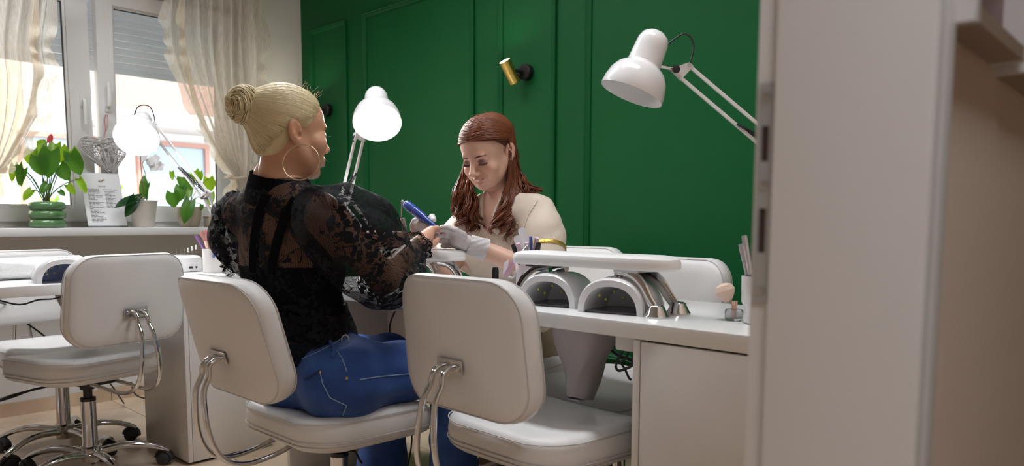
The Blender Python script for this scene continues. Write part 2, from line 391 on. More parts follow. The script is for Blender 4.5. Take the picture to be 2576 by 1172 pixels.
# ------------------------------------------------------------------ window
FXo, FXi = -4.575, -4.505
mb = MB()
for y0, y1, z0, z1 in ((OY0, OY0+.05, OZ0, OZ1), (OY1-.05, OY1, OZ0, OZ1), (OY0+.05, OY1-.05, OZ0, OZ0+.075), (OY0+.05, OY1-.05, OZ1-.06, OZ1)):
    mb.box(((FXo+FXi)/2, (y0+y1)/2, (z0+z1)/2), (FXi-FXo, y1-y0, z1-z0))
win = struct(mb.build('window_1', 'pvc', smooth=0), 'white plastic window with two sashes')
def sash(y0, y1, z0, z1, wl_, wr, tilt, name):
    root = bpy.data.objects.new(name, None); COL.objects.link(root); root.parent = win; root.location = (FXi+.004, 0, z0); root.rotation_euler = (0, tilt, 0)
    h = z1-z0; wz = .075
    def fr(d0, d1, i, m, nm):
        mbb = MB()
        for a0, a1, b0, b1 in ((y0+i, y0+wl_, i, h-i), (y1-wr, y1-i, i, h-i), (y0+wl_, y1-wr, i, wz), (y0+wl_, y1-wr, h-wz, h-i)):
            mbb.box(((d0+d1)/2, (a0+a1)/2, (b0+b1)/2), (d1-d0, a1-a0, b1-b0))
        return mbb.build(nm, m, root, 0)
    fr(-.05, .012, 0, 'pvc', 'sash_frame')
    mbb = MB(); e = .012                                   # glazing bead and dark gasket
    for (a, m, nm, d) in ((0, 'pvc', 'glazing_bead', -.002), (.010, 'gasket', 'gasket', -.012)):
        mm = MB(); ya, yb, za, zb = y0+wl_+a, y1-wr-a, wz+a, h-wz-a; t = .012 if a == 0 else .005
        for a0, a1, b0, b1 in ((ya, ya+t, za, zb), (yb-t, yb, za, zb), (ya+t, yb-t, za, za+t), (ya+t, yb-t, zb-t, zb)):
            mm.box((d-.008, (a0+a1)/2, (b0+b1)/2), (.016, a1-a0, b1-b0))
        mm.build(nm, m, root, 0)
    MB().box((-.022, (y0+wl_+y1-wr)/2, h/2), (.004, y1-y0-wl_-wr, h-2*wz)).build('pane', 'glass', root, 0)
    return root
sl_ = sash(OY0+.03, 1.405, .985, 2.235, .09, .105, 0, 'sash')
sr_ = sash(1.432, OY1-.03, .985, 2.235, .082, .10, math.radians(2.6), 'sash.001')
def handle(root, y, z, up):
    h = MB(); h.box((.016, y, z), (.010, .028, .062)); h.cyl((.02, y, z), (.045, y, z), .010, n=12)
    h.build('handle_plate', 'pvc', root, 30)
    d = 1 if up else -1
    MB().tube(smooth_path([(.045, y, z-.004*d), (.05, y, z+.02*d), (.05, y, z+.07*d), (.047, y, z+.125*d)], 5), [.011]*10+[.010]*6, 10, flat=.7).build('window_handle', 'pvc', root)
handle(sl_, 1.362, 1.635-.985, False); handle(sr_, 1.475, 1.62-.985, True)
# roller shutter half lowered outside
rs = thing('roller_shutter', 'half-lowered pale grey roller shutter outside the window panes', 'shutter', (-4.66, 1.285, 1.84))
slm = None
sprof = [(-.006, .0), (.004, .002), (.008, .012), (.008, .028), (.004, .038), (-.006, .040)]
for k in range(10):
    if slm is None:
        v = [Vector((x, y, z)) for y in (-.93, .93) for x, z in sprof]; n = len(sprof)
        o = MB().add(v, [(i, i+1, i+1+n, i+n) for i in range(n-1)]+[(n-1, 0, n, 2*n-1), tuple(range(n-1, -1, -1)), tuple(range(n, 2*n))]).build('slat', 'shutter', rs, 0, (0, 0, .024)); slm = o.data
    else:
        o = bpy.data.objects.new('slat', slm); COL.objects.link(o); o.parent = rs; o.location = (0, 0, .024+k*.0405)
MB().box((0, 0, .008), (.018, 1.86, .03)).build('end_bar', 'shutter', rs, 0)
# ------------------------------------------------------------------ doorway the picture is taken through
df = bpy.data.objects.new('door_1', None); COL.objects.link(df); struct(df, 'white door frame lining with metal strike plate')
def dbox(nm, x0, x1, y0, y1, z0, z1, m='door_white', b=.003):
    return rbox(x1-x0, y1-y0, z1-z0, b).build(nm, m, df, 35, ((x0+x1)/2, (y0+y1)/2, z0))
for sgn, Y in ((1, .68), (-1, -1.02)):
    ys = lambda a, c: (Y+a, Y+c) if sgn > 0 else (Y-c, Y-a)
    a, c = ys(0, .022); dbox('lining', -.307, -.170, a, c, 0, 2.07, b=.005)
    a, c = ys(.012, .022); dbox('rebate', -.3285, -.307, a, c, 0, 2.07, b=.001)
    a, c = ys(.0215, .053); dbox('architrave', -.188, -.1695, a, c, 0, 2.12, b=.003)
    a, c = ys(.060, .11); dbox('architrave', -.352, -.341, a, c, 0, 2.12, b=.004)
dbox('lining', -.345, -.1725, -1.04, .70, 2.05, 2.07); dbox('architrave', -.188, -.168, -1.07, .733, 2.05, 2.12)
# strike plate with two bolt openings
z0, z1, yb = .9205, 1.131, .6915
mb = MB()
PL, PR, HL, HR = -.3245, -.3095, -.3210, -.3135
for a, c, p, q in ((PL, PR, z0, .969), (PL, PR, 1.012, 1.057), (PL, PR, 1.0905, z1), (PL, HL, .969, 1.012), (PL, HL, 1.057, 1.0905), (HR, PR, .969, 1.012), (HR, PR, 1.057, 1.0905)):
    mb.box(((a+c)/2, yb-.001, (p+q)/2), (c-a, .003, q-p))
sp = mb.build('strike_plate', mat('brushed_steel', (.50, .52, .54), .45, .6), df, 0)
for a, p in ((.969, 1.012), (1.057, 1.0905)): MB().box((-.3173, yb+.0005, (a+p)/2), (.0075, .003, p-a)).build('bolt_hole', mat('hole_dark', (.06, .035, .025), .8), sp, 0)
for z in (.932, 1.034, 1.118): MB().lathe([(.0045, 0), (.0045, .0015), (.002, .002)], (-.317, yb-.0025, z), (0, -1, 0), 10).build('screw', 'steel', sp)
# two shallow white wall frames on the hall wall
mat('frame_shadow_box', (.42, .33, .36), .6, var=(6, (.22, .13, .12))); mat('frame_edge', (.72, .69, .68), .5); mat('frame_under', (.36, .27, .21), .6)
for k, (y0, y1, z0, lab) in enumerate(((.727, .955, 1.168, 'white framed box with mauve print, nearer one on the hall wall'), (.965, 1.32, 1.160, 'white framed box with mauve print, farther one on the hall wall'))):
    t = thing('wall_frame', lab, 'picture frame', (-.185, y0, z0)); w_, h_, t_ = y1-y0, .30, .014; d_ = .03
    mb = MB(); mb.box((d_/2, t_/2, h_/2), (d_, t_, h_)); mb.box((d_/2, w_-t_/2, h_/2), (d_, t_, h_)); mb.box((d_/2, w_/2, h_-t_/2), (d_, w_-2*t_, t_))
    mb.build('frame', 'frame_edge', t, 0)
    MB().box((d_/2, w_/2, t_/2), (d_, w_-2*t_, t_)).build('frame_rail', 'frame_under', t, 0)
    MB().box((.006, w_/2, h_/2), (.008, w_-2*t_, h_-2*t_)).build('print', 'frame_shadow_box', t, 0)
# ceiling light panels
for i, (x, y, sx, sy, e) in enumerate(CEIL_LIGHTS):
    t = thing('ceiling_light', ('flat ceiling light panel over the left desk', 'flat ceiling light panel over the middle desk', 'square ceiling light panel in the hall', 'added unseen ceiling light panel that brightens the window side')[i], 'ceiling light', (x, y, CEIL-.04))
    mb = MB()
    for a, c, p, q in ((-sx/2, sx/2, sy/2-.01, sy/2), (-sx/2, sx/2, -sy/2, -sy/2+.01), (-sx/2, -sx/2+.01, -sy/2+.01, sy/2-.01), (sx/2-.01, sx/2, -sy/2+.01, sy/2-.01)):
        mb.box(((a+c)/2, (p+q)/2, .02), (c-a, q-p, .04))
    mb.build('frame', 'frame_white', t, 0); MB().box((0, 0, .025), (sx-.02, sy-.02, .02)).build('diffuser', 'diffuser', t, 0)
# ------------------------------------------------------------------ street outside the window
mat('facade', (.82, .77, .74), .8, bump=(20, .1)); mat('facade_yellow', (.84, .72, .52), .8); mat('brick_red', (.50, .26, .21), .8); mat('slab', (.75, .72, .70), .8)
mat('outdoor_glass', (.35, .42, .5), .1, spec=.8); mat('asphalt', (.25, .25, .25), .9); mat('leaf_out', (.30, .46, .05), .7, var=(8, (.45, .56, .10)))
og = struct(MB().box((-14, 3, -3.1), (18, 40, .2)).build('ground', 'asphalt', smooth=0), 'street outside')
bld = thing('apartment_building', 'pale apartment house with red brick balconies across the street', 'building', (-14, 6, -3))
MB().box((-2, 3, 6), (4, 14.4, 12)).build('wall', 'facade', bld, 0)
MB().box((.02, -3.4, 6), (.10, 1.5, 12)).build('wall_stripe', 'facade_yellow', bld, 0)
for fl_ in range(4):
    z = .5+fl_*3.0
    MB().box((.45, -.6+2.2, z+2.2), (1.0, 7.2, .28)).build('balcony_slab', 'slab', bld, 0)
    MB().box((.92, 1.6, z+2.75), (.10, 7.2, .85)).build('balcony_parapet', 'brick_red', bld, 0)
    for yy in (-2.1, -.3, 1.6, 3.8, 6.0):
        wn = MB()
        for a, c, p, q in ((-.65, -.57, 0, 1.5), (.57, .65, 0, 1.5), (-.57, .57, 0, .08), (-.57, .57, 1.42, 1.5)): wn.box((.05, yy+(a+c)/2, z+.4+(p+q)/2), (.12, c-a, q-p))
        wo = wn.build('window', 'brick_red', bld, 0); MB().box((.02, yy, z+1.15), (.05, 1.14, 1.34)).build('pane', 'outdoor_glass', wo, 0)
MB().box((-1.6, 3, 12.15), (5.2, 14.4, .3)).build('roof', 'brick_red', bld, 0)
bld2 = thing('yellow_house', 'pale yellow house with red balcony beyond the left pane', 'building', (-12, .0, -3))
MB().box((-2, -2.6, 5.5), (4, 8, 11)).build('wall', 'facade_yellow', bld2, 0)
for z in (1.6, 4.4, 7.2):
    MB().box((.3, -1.6, z), (.7, 3.2, .7)).build('balcony_parapet', 'brick_red', bld2, 0)
    for yy in (-3.8, -.6):
        wo = MB().box((.04, yy, z+1.3), (.1, 1.0, 1.3)).build('window', 'slab', bld2, 0); MB().box((.08, yy, z+1.3), (.06, .8, 1.1)).build('pane', 'outdoor_glass', wo, 0)
MB().box((-1.6, -2.6, 11.1), (5, 8.6, .25)).build('roof', 'brick_red', bld2, 0)
def bush(name, label, c, r, n):
    t = thing(name, label, 'bush', (c[0], c[1], c[2]-r[2])); mb = MB()
    for i in range(n):
        d = Vector(RNG.normal(size=3)).normalized(); p = Vector((d.x*r[0], d.y*r[1], d.z*r[2]+r[2]))*random.uniform(.75, 1.0)
        x, y, z = frame(d+Vector(RNG.normal(size=3))*.5); s = random.uniform(.05, .11)
        mb.add([p-x*s*.4, p+y*s, p+x*s*.4, p-y*s], [(0, 1, 2, 3)])
    f = mb.build('foliage', 'leaf_out', t, 0); f['kind'] = 'stuff'
    MB().cyl((0, 0, 0), (0, 0, r[2]*1.2), .05, .03, 8).build('stem', 'brick_red', t)
bush('street_bush', 'bright green bush outside behind the price card', (-8.2, 2.55, .35), (.9, .75, 1.1), 1500)
bush('street_bush', 'bright green bush outside behind the orchid pot', (-8.6, 4.5, .15), (.9, .9, .9), 1500)
# ------------------------------------------------------------------ desks
TZ0, TZ1 = .731, .769
def slab(name, label, x0, x1, y0, y1):
    o = rbox(x1-x0, y1-y0, TZ1-TZ0, .0025).build(name, 'laminate_top', None, 35, ((x0+x1)/2, (y0+y1)/2, TZ0)); return tag(o, label, 'desk')
slab('long_desk', 'long white desk top the two women sit at', -2.53, -.36, 1.40, 1.91)
slab('window_desk', 'white desk top below the window with the towel roll', -3.46, -2.95, .42, 1.72)
def cabinet(label, x0, x1, y0, y1, face):
    t = thing('desk_cabinet', label, 'cabinet', ((x0+x1)/2, (y0+y1)/2, 0)); w_, d_ = x1-x0, y1-y0; h = TZ0-.002
    mb = MB(); mb.box((0, 0, .03), (w_-.05, d_-.05, .06)); mb.build('plinth', 'black_plastic', t, 0)
    z0 = .012
    for sx in (-1, 1):
        if face == 'y': rbox(.018, d_, h-z0, .0015).build('side_panel', 'laminate', t, 35, (sx*(w_/2-.009), 0, z0))
        else: rbox(w_, .018, h-z0, .0015).build('side_panel', 'laminate', t, 35, (0, sx*(d_/2-.009), z0))
    if face == 'y':
        rbox(w_-.040, .017, h-z0-.003, .0015).build('door', 'laminate', t, 35, (0, -d_/2+.010, z0)); rbox(w_-.038, .012, h-z0-.003, .001).build('back_panel', 'laminate', t, 35, (0, d_/2-.008, z0))
        rbox(w_-.038, d_-.04, .016, .001).build('bottom_panel', 'laminate', t, 35, (0, 0, z0))
    else:
        rbox(.017, d_-.040, h-z0-.003, .0015).build('door', 'laminate', t, 35, (w_/2-.010, 0, z0)); rbox(.012, d_-.038, h-z0-.003, .001).build('back_panel', 'laminate', t, 35, (-w_/2+.008, 0, z0))
        rbox(w_-.04, d_-.038, .016, .001).build('bottom_panel', 'laminate', t, 35, (0, 0, z0))
    return t
cabinet('white desk cabinet at the right beside the door frame', -.945, -.40, 1.405, 1.89, 'y')
cabinet('white desk cabinet standing behind the bare swivel chair under the window desk', -3.40, -2.955, 1.22, 1.60, 'x')
t = rbox(.02, .49, TZ0-.001, .0015).build('desk_side_panel', 'laminate', None, 35, (-2.495, 1.65, 0)); tag(t, 'white panel carrying the left end of the long desk', 'panel')
t = rbox(.30, .018, .42, .0015).build('desk_back_panel', 'laminate', None, 35, (-2.335, 1.88, TZ0-.421)); tag(t, 'short white panel under the back edge of the long desk', 'panel')
t = rbox(.48, .02, TZ0-.001, .0015).build('desk_side_panel', 'laminate', None, 35, (-3.205, .46, 0)); tag(t, 'white panel carrying the near end of the window desk', 'panel')
# ------------------------------------------------------------------ swivel chairs
SEATZ = .48
def chair_parts():
    P = []                                  # (name, mesh, parent index or None, upper?)
    def add(name, mb, m, par=None, upper=True, smooth=40):
        o = mb.build(name, m, None, smooth); P.append([name, o.data, par, upper]); bpy.data.objects.remove(o); return len(P)-1
    # seat cushion
    W, D = .455, .43
    def seatw(p):
        y = p.y; z = p.z
        e = max(0, (y-.03)/.19); z -= .020*e*e*e
        z += .018*(abs(p.x)/.22)**2.5-.007*max(0, 1-(p.x/.2)**2)*max(0, 1-(y/.2)**2) if z > .44 else .010*(abs(p.x)/.22)**2.5
        z += .012*max(0, (-y-.08)/.13)**2
        return Vector((p.x*(1-.06*max(0, -y/.21)), y, z))
    s = pad(W, D, .10, [(.05, .392), (.022, .394), (.008, .402), (0, .418), (-.002, .440), (.001, .462), (.010, .476), (.026, .484), (.06, .487)]).warp(seatw)
    i = add('seat', s, 'white_leather')
    for z, ins in ((.466, -.001), (.421, -.003), (.409, .002)):
        mb = MB().tube([Vector((x, y, z)) for x, y in rrect(W-2*ins, D-2*ins, .10, 7)], .0016, 5, closed=True).warp(seatw); add('piping', mb, 'stitch', i)
    # backrest: face plane x-z, front +y
    BW, BH = .435, .325; bz = .550; tilt = math.radians(7)
    def backw(p):                           # pad local (x, height, thickness)
        x, h, tck = p.x, p.y+BH/2, p.z
        y = -.290-tck+.028*(x/.21)**2
        h2 = h
        yy = y-(h2)*math.tan(tilt)*.9
        return Vector((x*(1-.05*(h/BH-.5)), yy, bz+h2))
    s = pad(BW, BH, .085, [(.05, -.038), (.022, -.037), (.008, -.029), (0, -.012), (-.001, .008), (.002, .023), (.010, .029), (.03, .0305), (.06, .031)]).warp(backw)
    i = add('backrest', s, 'white_leather')
    for z, ins in ((.026, .003), (-.026, .004)):
        add('piping', MB().tube([Vector((x, y, z)) for x, y in rrect(BW-2*ins, BH-2*ins, .085, 7)], .0014, 5, closed=True).warp(backw), 'stitch', i)
    add('zip', MB().tube([Vector((x, y, .004)) for x, y in rrect(BW+.003, BH+.003, .085, 7)[14:22]], .0012, 5).warp(backw), 'stitch', i)
    # bracket
    def bk(x, h, t): return backw(Vector((x, h-BH/2, t)))
    ph = .118; c0 = bk(0, ph, .0315); nrm = Vector((0, -math.cos(tilt), -math.sin(tilt)*0)).normalized()
    up = Vector((0, -math.tan(tilt)*.9, 1)).normalized(); nrm = Vector((1, 0, 0)).cross(up)*1.0
    if nrm.y > 0: nrm = -nrm
    B = Matrix((Vector((1, 0, 0)), up, nrm)).transposed()
    pl = rbox(.088, .034, .004, .0012).warp(lambda p: B @ p+c0); i = add('bracket_plate', pl, 'steel', None, True, 30)
    for sx in (-.033, .033):
        add('screw', MB().lathe([(.0065, 0), (.006, .003), (.003, .0042), (0, .0042)], c0+Vector((sx, 0, 0))+nrm*.004, nrm, 12), 'chrome', i)
    for sx in (-1, 1):
        x0 = .017*sx; q = c0+Vector((x0, 0, 0))
        path = smooth_path([q, q+nrm*.020, q+nrm*.038+up*-.010, q+nrm*.047+up*-.034+Vector((.003*sx, 0, 0)), Vector((.0225*sx, -.398, .595)), Vector((.027*sx, -.406, .545)), Vector((.032*sx, -.409, .495)), Vector((.037*sx, -.402, .445)), Vector((.041*sx, -.380, .405)), Vector((.044*sx, -.335, .380)), Vector((.046*sx, -.27, .374)), Vector((.046*sx, -.18, .380)), Vector((.046*sx, -.06, .386))], 6)
        add('back_tube', MB().tube(path, .0072, 12), 'chrome')
    # mechanism, lever
    add('mechanism', rbox(.13, .17, .022, .004).warp(lambda p: p+Vector((0, -.01, .371))), 'black_plastic')
    i = add('lever_rod', MB().tube(smooth_path([(-.05, .03, .378), (-.16, .045, .372), (-.205, .05, .366)], 6), .0045, 8), 'black_plastic')
    add('lever_grip', MB().tube(smooth_path([(-.20, .05, .367), (-.24, .054, .360), (-.30, .06, .350)], 6), [.007, .008, .009, .010, .011, .012, .0125, .0125, .0125, .012, .011, .009, .004], 10, flat=.55), 'black_plastic', i)
    # column
    add('gas_piston', MB().lathe([(.016, .27), (.016, .345), (.026, .346), (.028, .372)], n=18), 'black_plastic')
    add('column', MB().lathe([(.030, .115), (.0305, .125), (.0275, .135), (.0265, .305), (.024, .306)], n=24), 'chrome', None, False)
    add('column_ring', MB().lathe([(.0275, .300), (.0275, .312), (.018, .313)], n=20), 'black_plastic', None, False)
    # base
    add('hub', MB().lathe([(.020, .058), (.030, .060), (.034, .075), (.036, .105), (.040, .118), (.032, .124)], n=20), 'chrome', None, False)
    for k in range(5):
        a = 2*math.pi*k/5; u = Vector((math.cos(a), math.sin(a), 0)); z = Vector((0, 0, 1))
        path = smooth_path([u*.022+z*.092, u*.07+z*.100, u*.13+z*.104, u*.19+z*.096, u*.245+z*.076, u*.275+z*.058], 4)
        n = len(path); li = add('base_leg', MB().tube(path, [.020-.007*j/(n-1) for j in range(n)], 10, flat=.8), 'chrome', None, False)
        c = u*.272; tng = Vector((-u.y, u.x, 0)); ca = random.uniform(0, 6.28); ca = a+1.1
        ax = Vector((math.cos(ca), math.sin(ca), 0)); fw = Vector((-ax.y, ax.x, 0)); w0 = c+fw*.014
        cb = MB()
        for sgn in (-1, 1): cb.lathe([(.008, 0), (.024, .001), (.0265, .005), (.0265, .012), (.022, .016), (.006, .017)], w0+ax*(sgn*.007)+z*.0265, ax*sgn, 18)
        cb.tube([w0+z*.0265+fw*(math.cos(th)*.030)+z*(math.sin(th)*.030) for th in [math.radians(d) for d in range(10, 191, 20)]], .010, 8, flat=1.6, up=ax)
        cb.cyl(c+z*.045, c+z*.062, .007, n=10)
        add('caster', cb, 'black_rubber', li, False)
    return P
CHAIR = chair_parts()
def chair(label, loc, head, dz=0, base=0, rec=0):
    t = thing('swivel_chair', label, 'chair', (loc[0], loc[1], 0), 0, 'white leather swivel chairs')
    rz = math.atan2(head[1], head[0])-math.pi/2; objs = []
    for name, me, par, upper in CHAIR:
        o = bpy.data.objects.new(name, me); COL.objects.link(o); objs.append(o)
        if par is None:
            o.parent = t; o.rotation_euler = (0, 0, rz if upper else base); o.location = (0, 0, dz if upper else 0)
            if rec and name in ('backrest', 'bracket_plate', 'back_tube'):
                piv = Vector((0, -.34, .52)); Rx = Matrix.Rotation(rec, 3, 'X'); Rz = Matrix.Rotation(rz, 3, 'Z'); o.rotation_euler = (rec, 0, rz); o.location = Rz @ (piv-Rx @ piv)+Vector((0, 0, dz))
        else: o.parent = objs[par]
    return t
CH_A = ((-3.115, .91), (-.97, -.22)); CH_B = ((-3.535, .935), (.99, .1)); CH_C = ((-1.845, 1.205), (.0, 1.)); CH_D = ((-1.245, 1.46), (.04, .999)); CH_E = ((-1.83, 2.045), (.02, -1.)); CH_F = ((-1.345, 1.92), (-.06, -.998))
chair('empty white swivel chair at the left, seen from behind, at the window desk', *CH_A, 0, .05)
chair('white swivel chair facing the viewer behind the window desk', *CH_B, -.015, .15)
chair('white swivel chair the blonde client sits on', *CH_C, -.022, .9, .15)
chair('empty white swivel chair in the foreground middle, seen from behind', *CH_D, -.004, .6)
chair('white swivel chair the dark-haired technician sits on', *CH_E, .02, .3)
chair('empty white swivel chair facing the viewer behind the big hand rest', *CH_F, .0, .1)
# ------------------------------------------------------------------ things on the desks
mat('pad_white', (.86, .85, .84), .35, bump=(200, .08)); mat('gel_white', (.80, .79, .80), .16, coat=.4); mat('gel_grey', (.66, .65, .68), .35); mat('gel_dark', (.10, .10, .115), .2)
mat('gel_blue', (.42, .50, .80), .3); mat('led_chip', (.62, .60, .05), .3); mat('ceramic_white', (.80, .77, .75), .5, bump=(45, .6)); mat('ceramic_beige', (.62, .50, .41), .6, bump=(60, .6))
mat('paper_white', (.82, .81, .82), .6); mat('print_grey', (.16, .14, .15), .8); mat('clear_plastic', (.9, .9, .92), .08, trans=.85, spec=.5)
mat('pen_pink', (.70, .50, .58), .3); mat('pen_black', (.015, .013, .018), .25); mat('pen_purple', (.30, .13, .40), .3); mat('pen_blue', (.10, .14, .42), .3); mat('pen_silver', (.55, .54, .58), .25, .7)
mat('rose_gold', (.80, .50, .42), .2, 1); mat('bristle_pink', (.72, .36, .32), .8, bump=(400, .6)); mat('bristle_peach', (.82, .62, .50), .8, bump=(400, .6)); mat('pink_paper', (.80, .52, .66), .5)
mat('dust_bag', (.47, .42, .42), .8, bump=(14, .8, 4)); mat('towel', (.84, .84, .83), .9, bump=(160, 1.0, 5)); mat('drill_blue', (.035, .075, .36), .25, coat=.4); mat('cord_grey', (.45, .44, .44), .4); mat('cord_black', (.012, .012, .013), .5); mat('outlet', (.72, .72, .71), .35)
def tab(px, d, z=TZ1, py=700):
    p = at(px, py, d); return Vector((p.x, p.y, z))
def hand_rest(label, c, rz, h=.108):
    t = thing('hand_rest', label, 'hand rest', c, rz)
    L, W_ = .525, .135
    def wp(p):
        e = abs(p.x)/(L/2); return Vector((p.x, p.y*(1-.32*max(0, (e-.66)/.34)), p.z+.006*(1-e*e) if p.z > h+.015 else p.z))
    pad(L, W_, .045, [(.02, h), (.004, h+.001), (0, h+.006), (0, h+.020), (.004, h+.028), (.014, h+.033), (.03, h+.035)], 6).warp(wp).build('cushion', 'pad_white', t)
    for sx in (-1, 1):
        MB().box((sx*.15, 0, h-.002), (.075, .10, .005)).build('mount_plate', 'steel', t, 0)
        for sy in (-1, 1):
            pth = smooth_path([(sx*.112, sy*.034, h-.004), (sx*.155, sy*.038, h-.010), (sx*.190, sy*.042, h-.032), (sx*.215, sy*.046, h-.066), (sx*.238, sy*.048, .016)], 6)
            n = len(pth); lg = MB().tube(pth, [.019-.006*i/(n-1) for i in range(n)], 12, flat=.55, up=(0, 1, 0)).build('leg', 'chrome', t)
            MB().lathe([(.030, 0), (.0305, .004), (.027, .008), (.018, .027), (.013, .031), (0, .032)], (sx*.241, sy*.048, 0), n=20).build('foot', 'chrome', lg)
    return t
hand_rest('long white padded hand rest on chrome legs over the two curing lamps', (-1.19, 1.562, TZ1), -.02)
hand_rest('white padded hand rest under the client\'s hands', (-1.985, 1.60, TZ1), -.08, .100)
def uv_lamp(label, c, head, s=1, liner='gel_grey'):
    rz = math.atan2(head[1], head[0])+math.pi/2
    t = thing('nail_lamp', label, 'nail lamp', c, rz)
    A, Hh, D = .0925*s, .088*s, .17*s; n = 22
    def arc(a, h, y, z0=0): return [Vector((a*math.copysign(abs(math.cos(th))**.85, math.cos(th)), y, z0+h*math.sin(th)**.9)) for th in [math.pi*k/n for k in range(n+1)]]
    o_r = [arc(A-.020, Hh-.020, .0), arc(A-.004, Hh-.004, 0), arc(A, Hh, .005), arc(A+.004, Hh+.004, .06), arc(A+.001, Hh+.001, .12), arc(A-.010, Hh-.012, .155), arc(A-.04, Hh-.04, D), arc(.01, .008, D+.004)]
    v = [p for r in o_r for p in r]; m = n+1; f = [(i*m+k, i*m+k+1, (i+1)*m+k+1, (i+1)*m+k) for i in range(len(o_r)-1) for k in range(n)]
    MB().add(v, f).build('shell', 'gel_white', t, 50)
    i_r = [arc(A-.020, Hh-.020, 0), arc(A-.022, Hh-.022, .06), arc(A-.028, Hh-.03, .12), arc(A-.06, Hh-.06, .14), arc(.004, .003, .141)]
    v = [p for r in i_r for p in r]; f = [(i*m+k, (i+1)*m+k, (i+1)*m+k+1, i*m+k+1) for i in range(len(i_r)-1) for k in range(n)]
    MB().add(v, f).build('liner', liner, t, 40)
    rbox(2*A-.012, .135, .004, .001).build('base_plate', 'gel_dark', t, 35, (0, .075, .001))
    for x, y, z in ((-.052, .05, .040), (-.046, .075, .028), (-.030, .09, .048), (-.018, .118, .030), (0, .118, .050), (.016, .118, .031), (.036, .112, .032), (.050, .07, .034)):
        x, y, z = x*s, y*s, z*s; MB().box((x, y-.002, z), (.006, .004, .006)).build('light_chip', 'led_chip', t, 0)
    for k in range(3): MB().ell((-.012+k*.012, .03, Hh+.003), (.0035, .0035, .002), nu=10, nv=6).build('button', 'gel_grey', t)
    return t
uv_lamp('arched white nail curing lamp, right one under the long hand rest', (-1.068, 1.482, TZ1), (.17, -.98))
uv_lamp('arched white nail curing lamp, left one under the long hand rest', (-1.285, 1.492, TZ1), (.17, -.98))
uv_lamp('arched white nail curing lamp behind the client\'s lace cuff', (-2.03, 1.535, TZ1), (.5, -.86), .95)
uv_lamp('arched white nail curing lamp with blue lining on the window desk', (-3.005, .735+.09, TZ1), (.985, -.12), 1.0, 'gel_blue')
# rolled towel in wrap
t = thing('towel_roll', 'rolled white towel in a clear wrap on the window desk', 'towel', (-3.30, .82, TZ1), .12)
def tw(u, v):
    a = 2*math.pi*u; y = (v-.5)*.34; r = .041*(1-.35*max(0, abs(v-.5)*2-.86)/.14)+.0016*math.sin(9*a+14*v)
    return Vector((r*math.cos(a), y, .042+r*math.sin(a)))
MB().grid(tw, 28, 30, True).build('towel_body', 'towel', t, 180)
for sg in (-1, 1): MB().tube([Vector((r*math.cos(a), sg*.17, .042+r*math.sin(a))) for k in range(40) for a, r in [(k*.5, .004+.0007*k)]], .0028, 5).build('towel_end', 'towel', t)
# drill control box with bits
t = thing('drill_unit', 'small white nail drill unit with two sockets and bits on top', 'nail drill unit', (-3.315, 1.372, TZ1), .25)
pad(.15, .13, .03, [(.012, 0), (.002, .002), (0, .010), (0, .050), (.004, .062), (.016, .070), (.03, .072)], 6).build('housing', 'gel_white', t)
MB().box((.0755, -.012, .020), (.003, .018, .009)).build('socket_port', 'pen_black', t, 0); MB().box((.0755, .016, .020), (.003, .007, .009)).build('socket_port', 'pen_black', t, 0)
bits = []
for k in range(6):
    p = Vector((-3.30+.0+random.uniform(-.004, .004), 1.345+k*.017, TZ1+.0715))
    o = thing('drill_bit', ('steel pin drill bit, %s in the row on the drill unit' % ('first', 'second', 'third')[k]) if k < 3 else ('white tipped drill bit, %s in the row on the drill unit' % ('fourth', 'fifth', 'last')[k-3]), 'drill bit', p)
    MB().cyl((0, 0, 0), (0, 0, .030 if k < 3 else .020), .0012, n=8).build('shank', 'steel', o)
    if k > 2:
        z = .012+.006*(k-3)
        MB().lathe([(.0015, z), (.0042, z+.002), (.0046, z+.012), (.003, z+.019), (0, z+.021)], n=10).build('tip', 'paper_white', o); MB().lathe([(.0036, z-.001), (.0036, z+.002)], n=10).build('band', 'bristle_pink', o)
def cup(label, c, prof, m, name='pen_cup'):
    t = thing(name, label, 'cup', c); MB().lathe(prof, n=32).build('body', m, t, 50); return t
def cprof(r0, r1, h, w=.004): return [(r0*.9, 0), (r0, .004), ((r0+r1)/2, h*.5), (r1, h-.002), (r1-w*.4, h), (r1-w, h-.002), (r0-w, .008), (0, .006)]
C1 = Vector((-3.14, 1.435, TZ1)); C2 = Vector((-3.075, 1.555, TZ1)); C3 = Vector((-1.55, 1.725, TZ1)); C4 = Vector((-.735, 1.575, TZ1))
cup('white rough ceramic cup holding a pink brush on the window desk', C1, cprof(.042, .044, .104), 'ceramic_white')
cup('beige rough ceramic cup next to the white one', C2, [(.046, 0), (.050, .006), (.049, .03), (.040, .085), (.037, .100), (.034, .100), (.036, .08), (.045, .01), (0, .008)], 'ceramic_beige')
cup('pale pink textured cup full of nail tools behind the long hand rest', C3, cprof(.044, .048, .112), mat('cup_pink', (.74, .64, .66), .45, bump=(60, .6)))
cup('tall white cup with silver pens by the door frame', C4, [(.020, 0), (.024, .004), (.020, .02), (.022, .034), (.030, .05), (.031, .108), (.028, .108), (.027, .05), (0, .045)], 'gel_white')
def stick(name, label, cat, foot, tip, segs, n=10, flat=1, group=None):
    """slim tool standing in a cup: segs = [(part, t0, t1, r0, r1, material)]"""
    foot = Vector(foot); tip = Vector(tip); o = thing(name, label, cat, foot, 0, group)
    for nm, a, c, r0, r1, m in segs:
        MB().tube([(tip-foot)*a, (tip-foot)*(a+(c-a)*.5), (tip-foot)*c], [r0, (r0+r1)/2, r1], n, flat=flat).build(nm, m, o)
    return o
inc = lambda c, dx, dy, z=.012: c+Vector((dx, dy, z))
